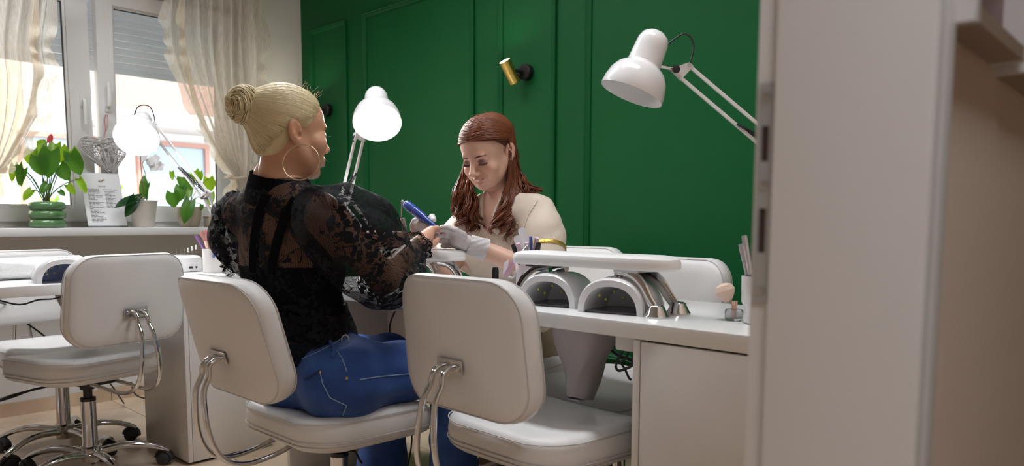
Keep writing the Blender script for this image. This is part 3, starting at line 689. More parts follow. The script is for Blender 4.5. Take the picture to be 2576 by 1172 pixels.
def pen(label, c, d0, top, m, r=.0045, name='pen', cat='pen'):
    stick(name, label, cat, inc(c, *d0), top, [('barrel', 0, .86, r, r, m), ('cap', .86, 1, r*1.12, r, m)])
pen('purple pen leaning left in the white rough cup', C1, (.01, .01), at(492, 592, 3.16), 'pen_purple', .006)
stick('fan_brush', 'broad pink fan brush with rose gold collar in the white cup', 'brush', inc(C1, 0, 0), at(519, 604, 3.17), [('handle', 0, .72, .005, .007, 'pen_black'), ('ferrule', .70, 1, .010, .012, 'rose_gold')])
fb = [o for o in COL.objects if o.name.startswith('fan_brush')][-1]
mb = MB(); pb = at(519, 606, 3.17)-fb.location
for k in range(90):
    a = (k/89-.5); hh = random.uniform(.9, 1.0); mb.tube([pb+CR*(a*.018), pb+CR*(a*.045)+CU*.02, pb+CR*(a*.062)+CU*(.047-.05*a*a)*hh+CF*random.uniform(-.006, .006)], [.0018, .0022, .0009], 4)
mb.build('bristles', 'bristle_pink', fb)
stick('polish_case', 'square black bottle standing in the white cup', 'bottle', inc(C1, .012, .012), at(532, 592, 3.12), [('body', 0, .97, .0105, .0105, 'pen_black'), ('top', .97, 1, .0105, .010, 'pen_silver')], 4)
pen('dark blue pen leaning right in the white cup', C1, (-.006, -.01), at(550, 590, 3.10), 'pen_blue', .006)
# middle cup
pen('black pen at the left of the pink cup', C3, (.01, -.01), at(1290, 615, 2.28), 'pen_black', .007)
pen('light pink pen, left one in the pink cup', C3, (0, -.012), at(1303, 612, 2.27), 'pen_pink', .007)
pen('light pink pen, middle one in the pink cup', C3, (.005, -.02), at(1325, 610, 2.25), 'pen_pink', .007)
pen('light pink pen, tallest one in the pink cup', C3, (-.012, .0), at(1351, 598, 2.27), 'pen_pink', .0075)
pen('black pen at the right of the pink cup', C3, (-.012, .006), at(1355, 613, 2.24), 'pen_black', .008)
pen('blue pointed tool among the pens in the pink cup', C3, (.0, .01), at(1335, 595, 2.26), 'pen_blue', .005)
def nfile(label, top, ang, c, L=.15, w=.024):
    t = thing('nail_file', label, 'nail file', c); x = CR*math.cos(ang)-CU*math.sin(ang); y = CU*math.cos(ang)+CR*math.sin(ang); top = Vector(top)-t.location
    M = basis(top-y*L, x, y, -CF)
    s = MB(); pts = rrect(w, L, .009, 5, (0, L/2)); s.loft([[M @ Vector((a, b_, z)) for a, b_ in pts] for z in (-.0015, .0015)]); s.build('board', 'paper_white', t, 35)
nfile('white nail file, taller one leaning in the pink cup', at(1311, 573, 2.31), -.28, C3, .17); nfile('white nail file, shorter one leaning in the pink cup', at(1299, 593, 2.30), -.30, C3, .145)
t = thing('plastic_tweezers', 'clear curved plastic tweezers hanging over the pink cup edge', 'tweezers', at(1325, 620, 2.2))
o_ = t.location
MB().tube([Vector(p)-o_ for p in smooth_path([at(1327, 617, 2.2), at(1312, 633, 2.19), at(1292, 655, 2.18), at(1282, 668, 2.18)], 5)], [.009]*6+[.010]*6+[.006]*4, 10, flat=.35).build('blade', 'clear_plastic', t)
MB().tube([Vector(p)-o_ for p in smooth_path([at(1330, 617, 2.2), at(1318, 637, 2.19), at(1298, 660, 2.18)], 5)], .004, 8).build('blade', 'clear_plastic', t)
t = thing('paper_slip', 'pink and white paper slip standing left of the pink cup', 'paper', tab(1275, 2.16)); o_ = t.location
def pp(u, v): return at(1262+v*30+u*17, 697-v*48-u*6, 2.16+.01*math.sin(u*3))-o_
MB().grid(pp, 5, 6).build('slip', 'pink_paper', t, 180)
MB().grid(lambda u, v: at(1276+v*4-u*12, 690-v*38+u*8, 2.175)-o_, 4, 4).build('white_slip', 'paper_white', t, 180)
t = thing('plastic_hook', 'small clear plastic hook beside the pink paper slip', 'hook', tab(1292, 2.15)); o_ = t.location
MB().tube([Vector(p)-o_ for p in smooth_path([at(1279, 696, 2.15), at(1290, 699, 2.15), at(1297, 690, 2.15), at(1293, 681, 2.15)], 6)], .003, 8).build('hook', 'paper_white', t)
t = thing('polish_bottle', 'black capped nail polish bottle behind the foreground chair back', 'bottle', tab(1246, 2.16))
MB().lathe([(.012, 0), (.0135, .003), (.0135, .030), (.009, .036)], n=20).build('bottle', 'pen_black', t); MB().lathe([(.0105, .036), (.0105, .086), (.009, .089), (.0085, .093), (0, .094)], n=20).build('cap', 'pen_black', t)
# right group
pen('silver pen, tallest in the white cup by the door', C4, (.0, -.0, .05), at(1872, 593, 1.63), 'pen_silver', .006); pen('dark tipped silver pen, shorter in the white cup by the door', C4, (-.006, .004, .05), at(1863, 614, 1.65), 'pen_silver', .005)
pen('slim blue pen in the white cup by the door', C4, (.004, .004, .05), at(1866, 640, 1.66), 'pen_blue', .004)
JP = Vector((-.795, 1.595, TZ1)); t = thing('glass_jar', 'small clear glass jar beside the white cup by the door', 'jar', JP)
MB().lathe([(.020, 0), (.021, .003), (.021, .022), (.019, .025), (.017, .024), (.018, .006), (0, .005)], n=24).build('glass_body', 'clear_plastic', t)
t = thing('powder_brush', 'peach powder brush with copper collar standing in the glass jar', 'brush', JP+Vector((0, 0, .006)))
MB().lathe([(.006, 0), (.006, .03)], n=12).build('handle', 'rose_gold', t); MB().lathe([(.0075, .03), (.008, .040)], n=12).build('ferrule', 'rose_gold', t)
MB().lathe([(.008, .040), (.020, .056), (.024, .066), (.019, .078), (.008, .083), (0, .084)], n=20, d=(-.35, -.1, 1)).build('bristles', 'bristle_peach', t)
# ------------------------------------------------------------------ under the desk
def dust(label, c, bag):
    t = thing('dust_collector', label, 'dust collector', c)
    MB().lathe([(.085, -.001), (.088, -.004), (.084, -.012), (.074, -.016), (.066, -.042), (.055, -.048), (0, -.048)], n=28).build('fan_bowl', 'gel_white', t)
    if bag:
        def bg_(u, v):
            a = 2*math.pi*u; w_ = .088*(1-.74*v**1.1)+.003*math.sin(5*a+3*v); d_ = .085*(1-.55*v)
            x = w_*math.copysign(abs(math.cos(a))**.7, math.cos(a)); y = d_*math.copysign(abs(math.sin(a))**.7, math.sin(a))
            return Vector((x-.02*v+.004*math.sin(9*v+2*a), y+.006*math.sin(7*v+a), -.006-.215*v-.012*math.sin(a)*v))
        MB().grid(bg_, 40, 22, True).build('dust_bag', 'dust_bag', t, 180)
        MB().box((-.02, .0, -.219), (.040, .066, .004)).build('bag_bottom', 'dust_bag', t, 0)
        MB().tube([bg_(.745, v/10)*1.004 for v in range(1, 11)], .0011, 5).build('bag_seam', 'stitch', t)
    return t
dust('grey cloth dust bag hanging under the long desk', (-1.215, 1.585, TZ0), True)
dust('grey cloth dust bag hanging under the window desk', (-3.19, .93, TZ0), True)
dust('round white fan bowl fixed under the long desk beside the client', (-2.09, 1.60, TZ0), False)
t = thing('power_strip', 'black power strip fixed under the long desk', 'power strip', (-1.93, 1.66, .70)); rbox(.30, .055, .045, .008).build('strip_body', 'black_plastic', t, 35, (0, 0, -.017))
MB().tube(smooth_path([(-.15, 0, .0), (-.19, -.02, -.02), (-.22, -.03, -.08), (-.215, -.03, -.14), (-.18, -.02, -.19), (-.19, 0, -.3), (-.2, .05, -.5), (-.3, .1, -.69)], 7), .0032, 7).build('cord', 'cord_black', t)
# wall socket, plug, power lead tangle
t = thing('wall_socket', 'white double wall socket low on the green wall', 'socket', (-1.83, GY, .50)); rbox(.155, .085, .012, .004).warp(lambda p: Vector((p.x, -p.z, p.y))).build('plate', 'outlet', t)
for sx in (-.037, .037): MB().lathe([(.030, 0), (.030, .003), (.026, .003), (.0255, -.006), (0, -.007)], (sx, -.012, 0), (0, -1, 0), 24).build('socket_well', 'gel_grey', t)
t = thing('plug_adapter', 'white plug box hanging at the desk cabinet edge', 'plug', at(1573, 862, 1.75)); rbox(.055, .05, .055, .006).build('adapter_body', 'outlet', t, 35, (0, .02, -.02))
def cord(label, pts, r=.0035, m='cord_black', n=8):
    t = thing('loose_cable', label, 'cord', pts[0]); o_ = Vector(pts[0]); MB().tube([Vector(p)-o_ for p in smooth_path(pts, n)], r, 7).build('cord', m, t); return t
cord('black cable looping below the plug at the right cabinet', [at(1570, 878, 1.78), at(1556, 900, 1.79), at(1549, 920, 1.8), at(1556, 932, 1.8), at(1572, 928, 1.79), at(1590, 918, 1.78), at(1594, 890, 1.79)])
cord('black cable running behind the grey bag to the right cabinet', [at(1520, 862, 2.2), at(1533, 875, 2.15), at(1555, 893, 2.1), at(1575, 900, 2.05), at(1596, 908, 2.0)], .005)
cord('thin black cable hanging straight at the cabinet edge', [at(1583, 876, 1.80), at(1575, 900, 1.82), at(1563, 912, 1.83), at(1572, 928, 1.82), at(1582, 950, 1.81), at(1588, 955, 1.81)], .003)
cord('white cable hanging from the socket', [at(1540, 842, 2.3), at(1548, 855, 2.28), at(1560, 863, 2.25), at(1580, 862, 2.2)], .003, 'outlet')
cord('black cable sagging under the window desk edge', [Vector((-3.0, .60, .729)), Vector((-3.02, .68, .70)), Vector((-3.02, .74, .712)), Vector((-3.05, .80, .71)), Vector((-3.1, .88, .725))], .003)
cord('black cable dropping from the window desk past the rear chair', [Vector((-3.02, .56, .728)), at(14, 765, 3.2), at(32, 790, 3.25), at(70, 815, 3.3), at(105, 840, 3.35), at(140, 870, 3.4), at(155, 885, 3.42), Vector((-3.9, 1.2, .25)), Vector((-4.2, 1.4, .01))], .004)
cord('black cable lying at the window desk cabinet', [at(330, 960, 3.55), at(336, 985, 3.55), at(350, 998, 3.5), at(375, 1003, 3.45)], .0035)
cord('black cable under the client chair ending in a plug', [Vector((-2.05, 1.62, .45)), at(880, 1110, 2.35), at(893, 1135, 2.35), at(905, 1158, 2.35), at(912, 1166, 2.35)], .004)
# ------------------------------------------------------------------ architect lamps
def bar(mb, a, c, s=.0095, up=(0, 0, 1)):
    a = Vector(a); c = Vector(c); x, y, d = frame(c-a, up); L = (c-a).length
    pts = rrect(s, s, .001, 1)
    mb.loft([[a+d*t_+x*u+y*v for u, v in pts] for t_ in (0, L)]); return mb
def desk_lamp(label, head, d, joint, elbow, base, lit, side=None, up2=None):
    """head = centre of the opening, d = direction the opening faces"""
    head = Vector(head); d = Vector(d).normalized(); joint = Vector(joint); elbow = Vector(elbow); base = Vector(base)
    t = thing('desk_lamp', label, 'lamp', base); o_ = base
    prof = [(.0905, .001), (.092, 0), (.0925, .004), (.0905, .025), (.083, .052), (.070, .073), (.056, .084), (.050, .088), (.0485, .093), (.046, .14), (.0445, .158), (.038, .174), (.024, .185), (.008, .189), (0, .1895)]
    sh = MB().lathe(prof, head-o_, -d, 36, cap=False).build('shade', 'lamp_white', t, 50)
    MB().lathe([(.0900, .001), (.087, .028), (.079, .053), (.064, .073), (.045, .085), (.043, .10), (0, .102)], head-o_, -d, 32, cap=False).build('reflector', 'lamp_inner', sh, 60)
    bc = head-d*.062-o_
    MB().lathe([(0, -.032), (.014, -.030), (.026, -.018), (.030, 0), (.026, .016), (.016, .032), (.013, .045)], bc, -d, 20).build('bulb', 'bulb' if lit else 'gel_white', t, 60)
    # side stub + bracket
    nk = head-d*.105; s0 = (joint-nk); s0 = (s0-d*s0.dot(d)).normalized(); st = nk+s0*.044
    mid = joint+(st-joint)*.35
    MB().cyl(st-o_, st+(joint-st)*.6-o_, .0055, n=12).build('stub', 'chrome', t)
    MB().lathe([(.006, -.012), (.012, -.010), (.010, 0), (.012, .010), (.006, .012)], st+(joint-st)*.62-o_, (joint-st).cross(d), 10).build('knob', 'black_plastic', t)
    ad = (elbow-joint).normalized(); pn = ad.cross(Vector((0, 0, 1))).normalized(); u = pn.cross(ad).normalized()
    if u.z < 0: u = -u
    def plate(nm, pts, th=.006):
        mb = MB(); mb.loft([[Vector(p)+pn*k-o_ for p in pts] for k in (-th, th)]); return mb.build(nm, 'lamp_white', t, 30)
    a0, a1 = joint+u*.020, joint-u*.020; e0, e1 = elbow+u*.020, elbow-u*.020
    br = plate('head_bracket', [joint+(st-joint)*.42+u*.006, a0-ad*.006+u*.008, a0+ad*.010+u*.006, a1+ad*.008-u*.006, a1-ad*.010-u*.004, joint+(st-joint)*.42-u*.010], .0075)
    for p in (a0, a1): MB().cyl(p+pn*.010-o_, p-pn*.010-o_, .0045, n=10).build('screw', 'steel', br)
    for p, q in ((a0, e0), (a1, e1)): bar(MB(), p-o_, q-o_, up=u).build('arm_bar', 'lamp_white', t, 0)
    for k in (-1, 1):
        pa = joint+ad*((elbow-joint).length*.56)+pn*.0085*k-u*.018; pe = elbow-ad*.012+pn*.0085*k+u*.012
        MB().tube([pa-o_+(pe-pa)*(i/60)+(u*math.cos(i*2.2)+pn*math.sin(i*2.2))*.0008 for i in range(61)], .0038, 6).build('spring', 'black_metal', t)
    ld = (base+Vector((0, 0, .06))-elbow).normalized(); lu = ld.cross(pn).normalized()
    el = plate('elbow_plate', [e0-ad*.012+u*.008, e0+u*.012+ad*.01, elbow+ad*.022+lu*.02, elbow+ld*.02+lu*.024, elbow+ld*.02-lu*.024, e1-ad*.012-u*.008], .0075)
    for p in (e0, e1): MB().cyl(p+pn*.010-o_, p-pn*.010-o_, .0045, n=10).build('screw', 'steel', el)
    b0 = base+Vector((0, 0, .062))
    for k in (-1, 1): bar(MB(), elbow+lu*.018*k-o_, b0+lu*.018*k-o_, up=lu).build('arm_bar', 'lamp_white', t, 0)
    mb = MB(); mb.lathe([(.024, .002), (.024, .018), (.013, .022), (.012, .058), (.018, .060), (.018, .066)], n=18); mb.box((0, 0, -.020), (.04, .012, .046)); mb.build('clamp', 'lamp_white', t, 40)
    cp = smooth_path([nk-d*.05+s0*.045, nk-d*.075+s0*.075+CU*.012, joint-d*.055+s0*-.01+CU*.01, joint+ad*.012+u*.03, joint+ad*.03+u*.024], 8)
    if up2 is not None: cp = smooth_path(up2, 8)
    MB().tube([Vector(p)-o_ for p in cp], .0026, 7).build('cable', 'cord_black', t)
    return t
def adir(dx, dy, tw):      # image direction (right, down) and share towards the viewer
    v = CR*dx-CU*dy; v.normalize(); return (v*math.sqrt(1-tw*tw)-CF*tw)
D3 = 2.09
desk_lamp('large white desk lamp at the right, switched off, shade tilted to the left', at(1588, 237, D3), adir(-67, 162, -.06), at(1722, 180, D3+.02), at(1975, 395, D3+.02), Vector((-.66, 1.885, TZ1)), False, up2=[at(1680, 112, D3), at(1700, 96, D3), at(1722, 85, D3), at(1739, 97, D3), at(1745, 118, D3), at(1741, 140, D3), at(1736, 158, D3)])
D2 = 2.80
desk_lamp('lit white desk lamp standing between the two women', at(949, 309, D2), adir(14, 83, .60), at(905, 345, D2+.14), at(868, 500, D2+.10), Vector((-2.47, 1.885, TZ1)), True)
D1 = 3.20
desk_lamp('lit white desk lamp in front of the window at the left', at(343, 347, D1), adir(22, 68, .70), at(383, 318, D1+.09), at(517, 492, D1+.03), Vector((-3.41, 1.66, TZ1)), True, up2=[at(338, 290, D1+.05), at(346, 270, D1+.06), at(362, 264, D1+.07), at(378, 270, D1+.08), at(387, 290, D1+.09), at(389, 306, D1+.09)])
# ------------------------------------------------------------------ wall spots
def sconce(label, x, z):
    t = thing('wall_spot', label, 'wall lamp', (x, GY, z))
    MB().lathe([(.036, 0), (.037, .004), (.037, .030), (.033, .035), (0, .036)], d=(0, -1, 0), n=28).build('wall_base', 'black_metal', t)
    MB().cyl((0, -.03, 0), (-.012, -.075, -.0), .008, n=10).build('arm', 'black_metal', t)
    d = adir(-27, -48, .42); c = Vector((-.036, -.085, -.004))
    MB().lathe([(0, -.055), (.026, -.055), (.028, -.053), (.028, .056), (.0265, .057), (.025, .052), (0, .05)], c, d, 28).build('spot_tube', 'gold', t)
    MB().lathe([(.0245, .0515), (.0245, .055), (0, .056)], c, d, 20).build('bulb', 'warm_bulb', t)
sconce('gold cylinder wall spot on black base above the technician', -2.385, 1.69); sconce('gold wall spot mostly hidden by the client\'s head', -4.06, 1.68)
# ------------------------------------------------------------------ window sill things, curtains
def onX(px, py, X):
    d = at(px, py, 1)-CAMP; return CAMP+d*((X-CAMP.x)/d.x)
SILL = .9535
mat('pot_green', (.10, .22, .085), .25, coat=.4); mat('pot_cream', (.66, .60, .54), .4, bump=(25, .4), coat=.2); mat('pot_taupe', (.46, .38, .29), .6, bump=(30, .2)); mat('soil', (.05, .03, .02), .95, bump=(120, 1))
mat('stem_green', (.16, .22, .04), .5); mat('anthurium_red', (.62, .05, .06), .35); mat('petal_white', (.86, .84, .86), .5); mat('wicker_white', (.62, .58, .57), .6); mat('cord_pink', (.55, .22, .24), .8); mat('stick_brown', (.16, .10, .06), .7)
def leafmat(name, a, b, rough=.3):
    m = mat(name, a, rough, var=(14, b), spec=.5); nt = m.node_tree; bs = nt.nodes['Principled BSDF']
    tr = nt.nodes.new('ShaderNodeBsdfTranslucent'); tr.inputs[0].default_value = (min(1, a[0]*2.6), min(1, a[1]*2.2), a[2]*1.2, 1)
    mx = nt.nodes.new('ShaderNodeMixShader'); mx.inputs[0].default_value = .38
    nt.links.new(bs.outputs[0], mx.inputs[1]); nt.links.new(tr.outputs[0], mx.inputs[2]); nt.links.new(mx.outputs[0], nt.nodes['Material Output'].inputs[0])
leafmat('leaf_bright', (.17, .34, .015), (.10, .25, .012)); leafmat('leaf_deep', (.05, .17, .015), (.03, .11, .012)); leafmat('leaf_dark', (.012, .05, .018), (.02, .07, .02), .22)
def leaf(mb, base, tip, nrm, wid, cup=.25, heart=True, curl=.15):
    """broad leaf blade from base to tip, normal nrm"""
    base = Vector(base); tip = Vector(tip); L = (tip-base).length; y = (tip-base).normalized(); n = Vector(nrm); n = (n-y*n.dot(y)).normalized(); x = y.cross(n)
    nv, nu = 9, 7; v = []
    for j in range(nv):
        t = j/(nv-1)
        w_ = wid*(math.sin(math.pi*min(1, (t*.93+.07)))**.62 if not heart else (math.sin(math.pi*(t*.80+.20))**.75 if t < .96 else .06))*(1 if t < 1 else .1)
        for i in range(nu):
            s = i/(nu-1)*2-1; lobe = -L*.20*abs(s)**1.3*max(0, 1-t*2.6) if heart else 0
            if t == 1: s2 = s*.05
            else: s2 = s
            v.append(base+y*(L*t+lobe)+x*(w_*s2)+n*(cup*w_*(abs(s2)**1.5)-curl*L*t*t-.0))
    f = [(j*nu+i, j*nu+i+1, (j+1)*nu+i+1, (j+1)*nu+i) for j in range(nv-1) for i in range(nu-1)]
    return mb.add(v, f)
def plant(name, label, c, potprof, potm, leaves, stems_from, soil_z, soil_r):
    t = thing(name, label, 'potted plant', c); c = Vector(c)
    MB().lathe(potprof, n=36).build('pot', potm, t, 55); MB().lathe([(soil_r, soil_z), (soil_r*.6, soil_z+.004), (0, soil_z+.006)], n=20).build('soil', 'soil', t)
    for k, (bp, tp, w_, m, nrm) in enumerate(leaves):
        b_ = Vector(bp)-c; tt = Vector(tp)-c
        lf = leaf(MB(), b_, tt, nrm, w_).build('leaf', m, t, 180)
        s0 = Vector((random.uniform(-.012, .012), random.uniform(-.015, .015), soil_z)); mid = (s0+b_)*.5+Vector((0, 0, .02+.25*abs((b_-s0).z)*.2))
        MB().tube(smooth_path([s0, mid, b_], 5), .0022, 6).build('stem', 'stem_green', t)
    return t
XS = -4.30
def Ls(lst, X=XS):
    out = []
    for (bx, by, tx, ty, w_, m, dx) in lst:
        b_ = onX(bx, by, X+dx); p = onX(tx, ty, X+dx+random.uniform(.0, .04)); out.append((b_, p, w_, m, Vector((.85, -.45, .35))))
    return out
G, Dp = 'leaf_bright', 'leaf_deep'
c = onX(121, 572, XS); c.z = SILL
ring = lambda z0: [(.068, z0), (.080, z0+.008), (.084, z0+.022), (.080, z0+.036), (.068, z0+.043)]
plant('anthurium_pot', 'green ringed pot with a leafy anthurium and one red flower on the sill', c, [(.05, 0)]+ring(0)+ring(.0445)+ring(.089)+[(.062, .133), (.060, .125), (.06, .11)], 'pot_green',
      Ls([(98, 395, 105, 440, .045, Dp, .03), (118, 368, 90, 392, .030, G, 0), (150, 372, 158, 410, .040, G, -.03), (80, 378, 74, 415, .032, G, -.02), (128, 380, 118, 445, .05, Dp, .06), (178, 385, 202, 440, .040, Dp, .03), (180, 378, 200, 418, .030, G, 0), (60, 425, 45, 465, .022, Dp, .02), (36, 415, 28, 455, .018, G, 0), (48, 415, 52, 468, .018, Dp, .03), (150, 415, 172, 455, .034, Dp, .04), (198, 450, 216, 485, .020, G, .01), (170, 465, 190, 490, .018, G, .02), (120, 462, 104, 485, .022, Dp, .05), (80, 478, 58, 502, .020, G, .03), (150, 480, 163, 492, .014, Dp, .04), (105, 372, 112, 352, .03, G, -.04), (140, 362, 132, 395, .03, G, .02)]), None, .122, .058)
anth = [o for o in COL.objects if o.name.startswith('anthurium_pot')][-1]
pf = onX(124, 358, XS)-c
leaf(MB(), pf, pf+Vector((0, .012, .045)), (1, -.4, .1), .013).build('flower', 'anthurium_red', anth, 180); MB().tube(smooth_path([Vector((0, 0, .12)), pf*.5+Vector((0, 0, .08)), pf], 6), .002, 6).build('flower_stem', 'stem_green', anth)
# price card in an acrylic stand
p0 = onX(222, 572, XS+.02); p1 = onX(322, 572, XS-.01); p0.z = p1.z = SILL
t = thing('price_card', 'white price list card in a clear stand on the sill', 'sign', (p0+p1)/2); o_ = t.location.copy()
xd = (p1-p0).normalized(); W_ = (p1-p0).length; H_ = .298; lean = Vector((-.94, -.25, 0))*.06; yd = (Vector((0, 0, 1))*H_+lean).normalized(); nd = xd.cross(yd).normalized()
if nd.x < 0: nd = -nd
def cardpt(u, v, k=0): return xd*((u-.5)*W_)+yd*(v*H_)+nd*k
def flat(nm, u0, u1, v0, v1, k, th, m, par): 
    return MB().loft([[cardpt(a, b_, kk) for a, b_ in ((u0, v0), (u1, v0), (u1, v1), (u0, v1))] for kk in (k, k+th)]).build(nm, m, par, 0)
flat('card', .01, .99, .01, .99, 0, .0012, 'paper_white', t); flat('stand', 0, 1, 0, 1, -.003, .002, 'clear_plastic', t)
MB().loft([[cardpt(a, 0, kk) for a in (0, 1)]+[cardpt(1, .03, kk), cardpt(0, .03, kk)] for kk in (.002, .0045)]).build('stand_lip', 'clear_plastic', t, 0)
fc = bpy.data.curves.new('heading', 'FONT'); fc.body = 'CJENIK'; fc.size = .013; fc.align_x = 'CENTER'; fo = bpy.data.objects.new('heading', fc)
me = bpy.data.meshes.new_from_object(fo); me.transform(basis(cardpt(.5, .735, .0016), xd, yd, nd)); link('heading', me, 'print_grey', t, 0)
mb = MB()
def words(u0, v, wmax, seed):
    r = random.Random(seed); u = u0
    while u < u0+wmax:
        w2 = r.uniform(.03, .10); w2 = min(w2, u0+wmax-u)
        mb.add([cardpt(a, b_, .0016) for a, b_ in ((u, v), (u+w2, v), (u+w2, v+.011), (u, v+.011))], [(0, 1, 2, 3)]); u += w2+.014
rr = random.Random(3)
for k in range(26):
    if k == 9: continue
    words(.12, .685-k*.0235, rr.choice([.08, .16, .22, .28, .36]) if k > 3 else .3, k)
words(.52, .685, .36, 99)
for k in range(13): words(.55, .645-k*.0235, rr.choice([.16, .2, .25]), 50+k)
mb.build('price_lines', 'print_grey', t, 0)
mb = MB(); 
for k in range(9): mb.ell(cardpt(.5+random.uniform(-.09, .09), .855+random.uniform(-.02, .03), .002), (.005, .005, .002), nu=8, nv=5)
mb.build('card_emblem', mat('emblem_peach', (.62, .42, .36), .7), t)
# orchid
c = onX(362, 572, XS); c.z = SILL
DK = 'leaf_dark'
orch = plant('orchid_pot', 'cream scalloped ceramic pot with a white orchid on the sill', c, [(.050, 0), (.054, .004), (.066, .10), (.074, .140), (.077, .148), (.073, .146), (.062, .10), (.05, .02)], 'pot_cream',
      [(onX(352, 498, XS+.05), onX(288, 515, XS+.07), .034, DK, Vector((.6, -.2, .8))), (onX(340, 498, XS+.06), onX(318, 545, XS+.08), .03, DK, Vector((.8, .3, .5))), (onX(362, 495, XS), onX(362, 438, XS-.01), .024, Dp, Vector((.9, -.4, .1))), (onX(366, 495, XS), onX(374, 452, XS-.02), .012, Dp, Vector((.5, -.8, .1))), (onX(350, 500, XS+.03), onX(335, 505, XS+.07), .016, G, Vector((.6, 0, .7)))], None, .13, .06)
o_ = orch.location
MB().tube([Vector(p)-o_ for p in smooth_path([onX(362, 500, XS), onX(355, 420, XS), onX(354, 390, XS), onX(356, 385, XS)], 6)], .0022, 6).build('support_stick', 'stick_brown', orch)
MB().tube([Vector(p)-o_ for p in smooth_path([onX(366, 500, XS), onX(366, 440, XS), onX(358, 412, XS-.02), onX(372, 402, XS-.03), onX(395, 405, XS-.03), onX(410, 425, XS-.03)], 6)], .002, 6).build('flower_stem', 'stem_green', orch)
for px, py in ((378, 405), (392, 400), (402, 418), (386, 420), (360, 395)):
    fm = MB(); q = onX(px, py, XS-.02)-o_
    for k in range(5):
        a = 2*math.pi*k/5+.3; leaf(fm, q, q+CR*(math.cos(a)*.028)+CU*(math.sin(a)*.028)-CF*.004, -CF, .013, .1, False, .1)
    fm.build('flower', 'petal_white', orch, 180)
# heart-leaf plant
c = onX(477, 571, XS); c.z = SILL
plant('heartleaf_pot', 'taupe rounded pot with heart-shaped leaves on the sill', c, [(.045, 0), (.05, .003), (.064, .05), (.067, .09), (.064, .118), (.060, .118), (.062, .09), (.05, .03)], 'pot_taupe',
      Ls([(434, 485, 437, 522, .038, Dp, .05), (432, 432, 434, 452, .014, G, 0), (462, 445, 480, 480, .045, Dp, .02), (455, 470, 452, 505, .034, Dp, .02), (478, 505, 462, 560, .036, Dp, .085), (490, 430, 498, 462, .028, G, 0), (503, 432, 505, 455, .016, G, -.02), (525, 448, 530, 482, .034, G, .0), (530, 485, 528, 515, .026, G, .02), (508, 515, 505, 530, .012, Dp, .05), (478, 478, 470, 500, .02, G, .06)]), None, .108, .058)
c = onX(535, 571, XS+.02); c.z = SILL
t = thing('beige_box', 'small beige box at the right end of the sill', 'box', c); rbox(.075, .075, .055, .004).build('box_body', 'pot_taupe', t); rbox(.079, .079, .012, .003).build('lid', 'pot_taupe', t, 35, (0, 0, .054))
# woven heart on the window handle
hc = onX(262, 385, -4.43); t = thing('wicker_heart', 'white woven wicker heart hanging from the window handle', 'ornament', hc)
ey = Vector((.12, 1, 0)).normalized(); ez = Vector((0, -.25, 1)).normalized(); en = ez.cross(ey).normalized() if ez.cross(ey).x < 0 else -ez.cross(ey).normalized()
def hp(a): 
    x = 16*math.sin(a)**3; z = 13*math.cos(a)-5*math.cos(2*a)-2*math.cos(3*a)-math.cos(4*a); return x/16*.112, z/16*.118
MB().tube([ey*x+ez*z for x, z in [hp(2*math.pi*k/60) for k in range(60)]], .004, 6, closed=True).build('rim', 'wicker_white', t)
mb = MB()
for k in range(120):
    a, b_ = random.uniform(0, 6.28), random.uniform(0, 6.28)
    if abs(a-b_) < .7: continue
    (x0, z0), (x1, z1) = hp(a), hp(b_); s = random.choice((-1, 1))*random.uniform(.010, .022); pts = []
    for i in range(7):
        u = i/6; pts.append(ey*(x0+(x1-x0)*u)+ez*(z0+(z1-z0)*u)+en*(s*math.sin(math.pi*u)))
    mb.tube(pts, .0022, 4)
wk = mb.build('wicker_weave', 'wicker_white', t); wk['kind'] = 'stuff'
MB().tube([Vector(p)-hc for p in smooth_path([onX(266, 288, -4.44), onX(263, 305, -4.44), onX(265, 325, -4.43), onX(262, 345, -4.43)], 5)], .003, 6).build('hanging_cord', 'cord_pink', t); MB().tube([Vector(p)-hc for p in smooth_path([onX(270, 288, -4.44), onX(271, 310, -4.44), onX(267, 330, -4.43)], 5)], .002, 6).build('hanging_cord', 'cord_pink', t)
# ------------------------------------------------------------------ sheer curtains
def sheer(name, colr, f_tr, f_tl):
    m = bpy.data.materials.new(name); MATS[name] = m; m.use_nodes = True; nt = m.node_tree; L = nt.links.new
    b = nt.nodes['Principled BSDF']; b.inputs['Base Color'].default_value = (*colr, 1); b.inputs['Roughness'].default_value = .9
    tc = nt.nodes.new('ShaderNodeTexCoord'); wv = nt.nodes.new('ShaderNodeTexNoise'); wv.inputs['Scale'].default_value = 160; wv.inputs['Detail'].default_value = 3
    mp = nt.nodes.new('ShaderNodeMapping'); mp.inputs['Scale'].default_value = (1, 1, .12); L(tc.outputs['Object'], mp.inputs[0]); L(mp.outputs[0], wv.inputs['Vector'])
    tl = nt.nodes.new('ShaderNodeBsdfTranslucent'); tl.inputs[0].default_value = (*colr, 1); tp = nt.nodes.new('ShaderNodeBsdfTransparent')
    m1 = nt.nodes.new('ShaderNodeMixShader'); m1.inputs[0].default_value = f_tl; m2 = nt.nodes.new('ShaderNodeMixShader')
    r = nt.nodes.new('ShaderNodeMapRange'); r.inputs['From Min'].default_value = .3; r.inputs['From Max'].default_value = .7; r.inputs['To Min'].default_value = f_tr-.12; r.inputs['To Max'].default_value = f_tr+.12
    L(wv.outputs['Fac'], r.inputs[0]); L(r.outputs[0], m2.inputs[0])
    L(b.outputs[0], m1.inputs[1]); L(tl.outputs[0], m1.inputs[2]); L(m1.outputs[0], m2.inputs[1]); L(tp.outputs[0], m2.inputs[2]); L(m2.outputs[0], nt.nodes['Material Output'].inputs[0])
sheer('curtain_sheer', (.90, .84, .77), .24, .5); sheer('curtain_edge', (.84, .74, .60), .12, .5)
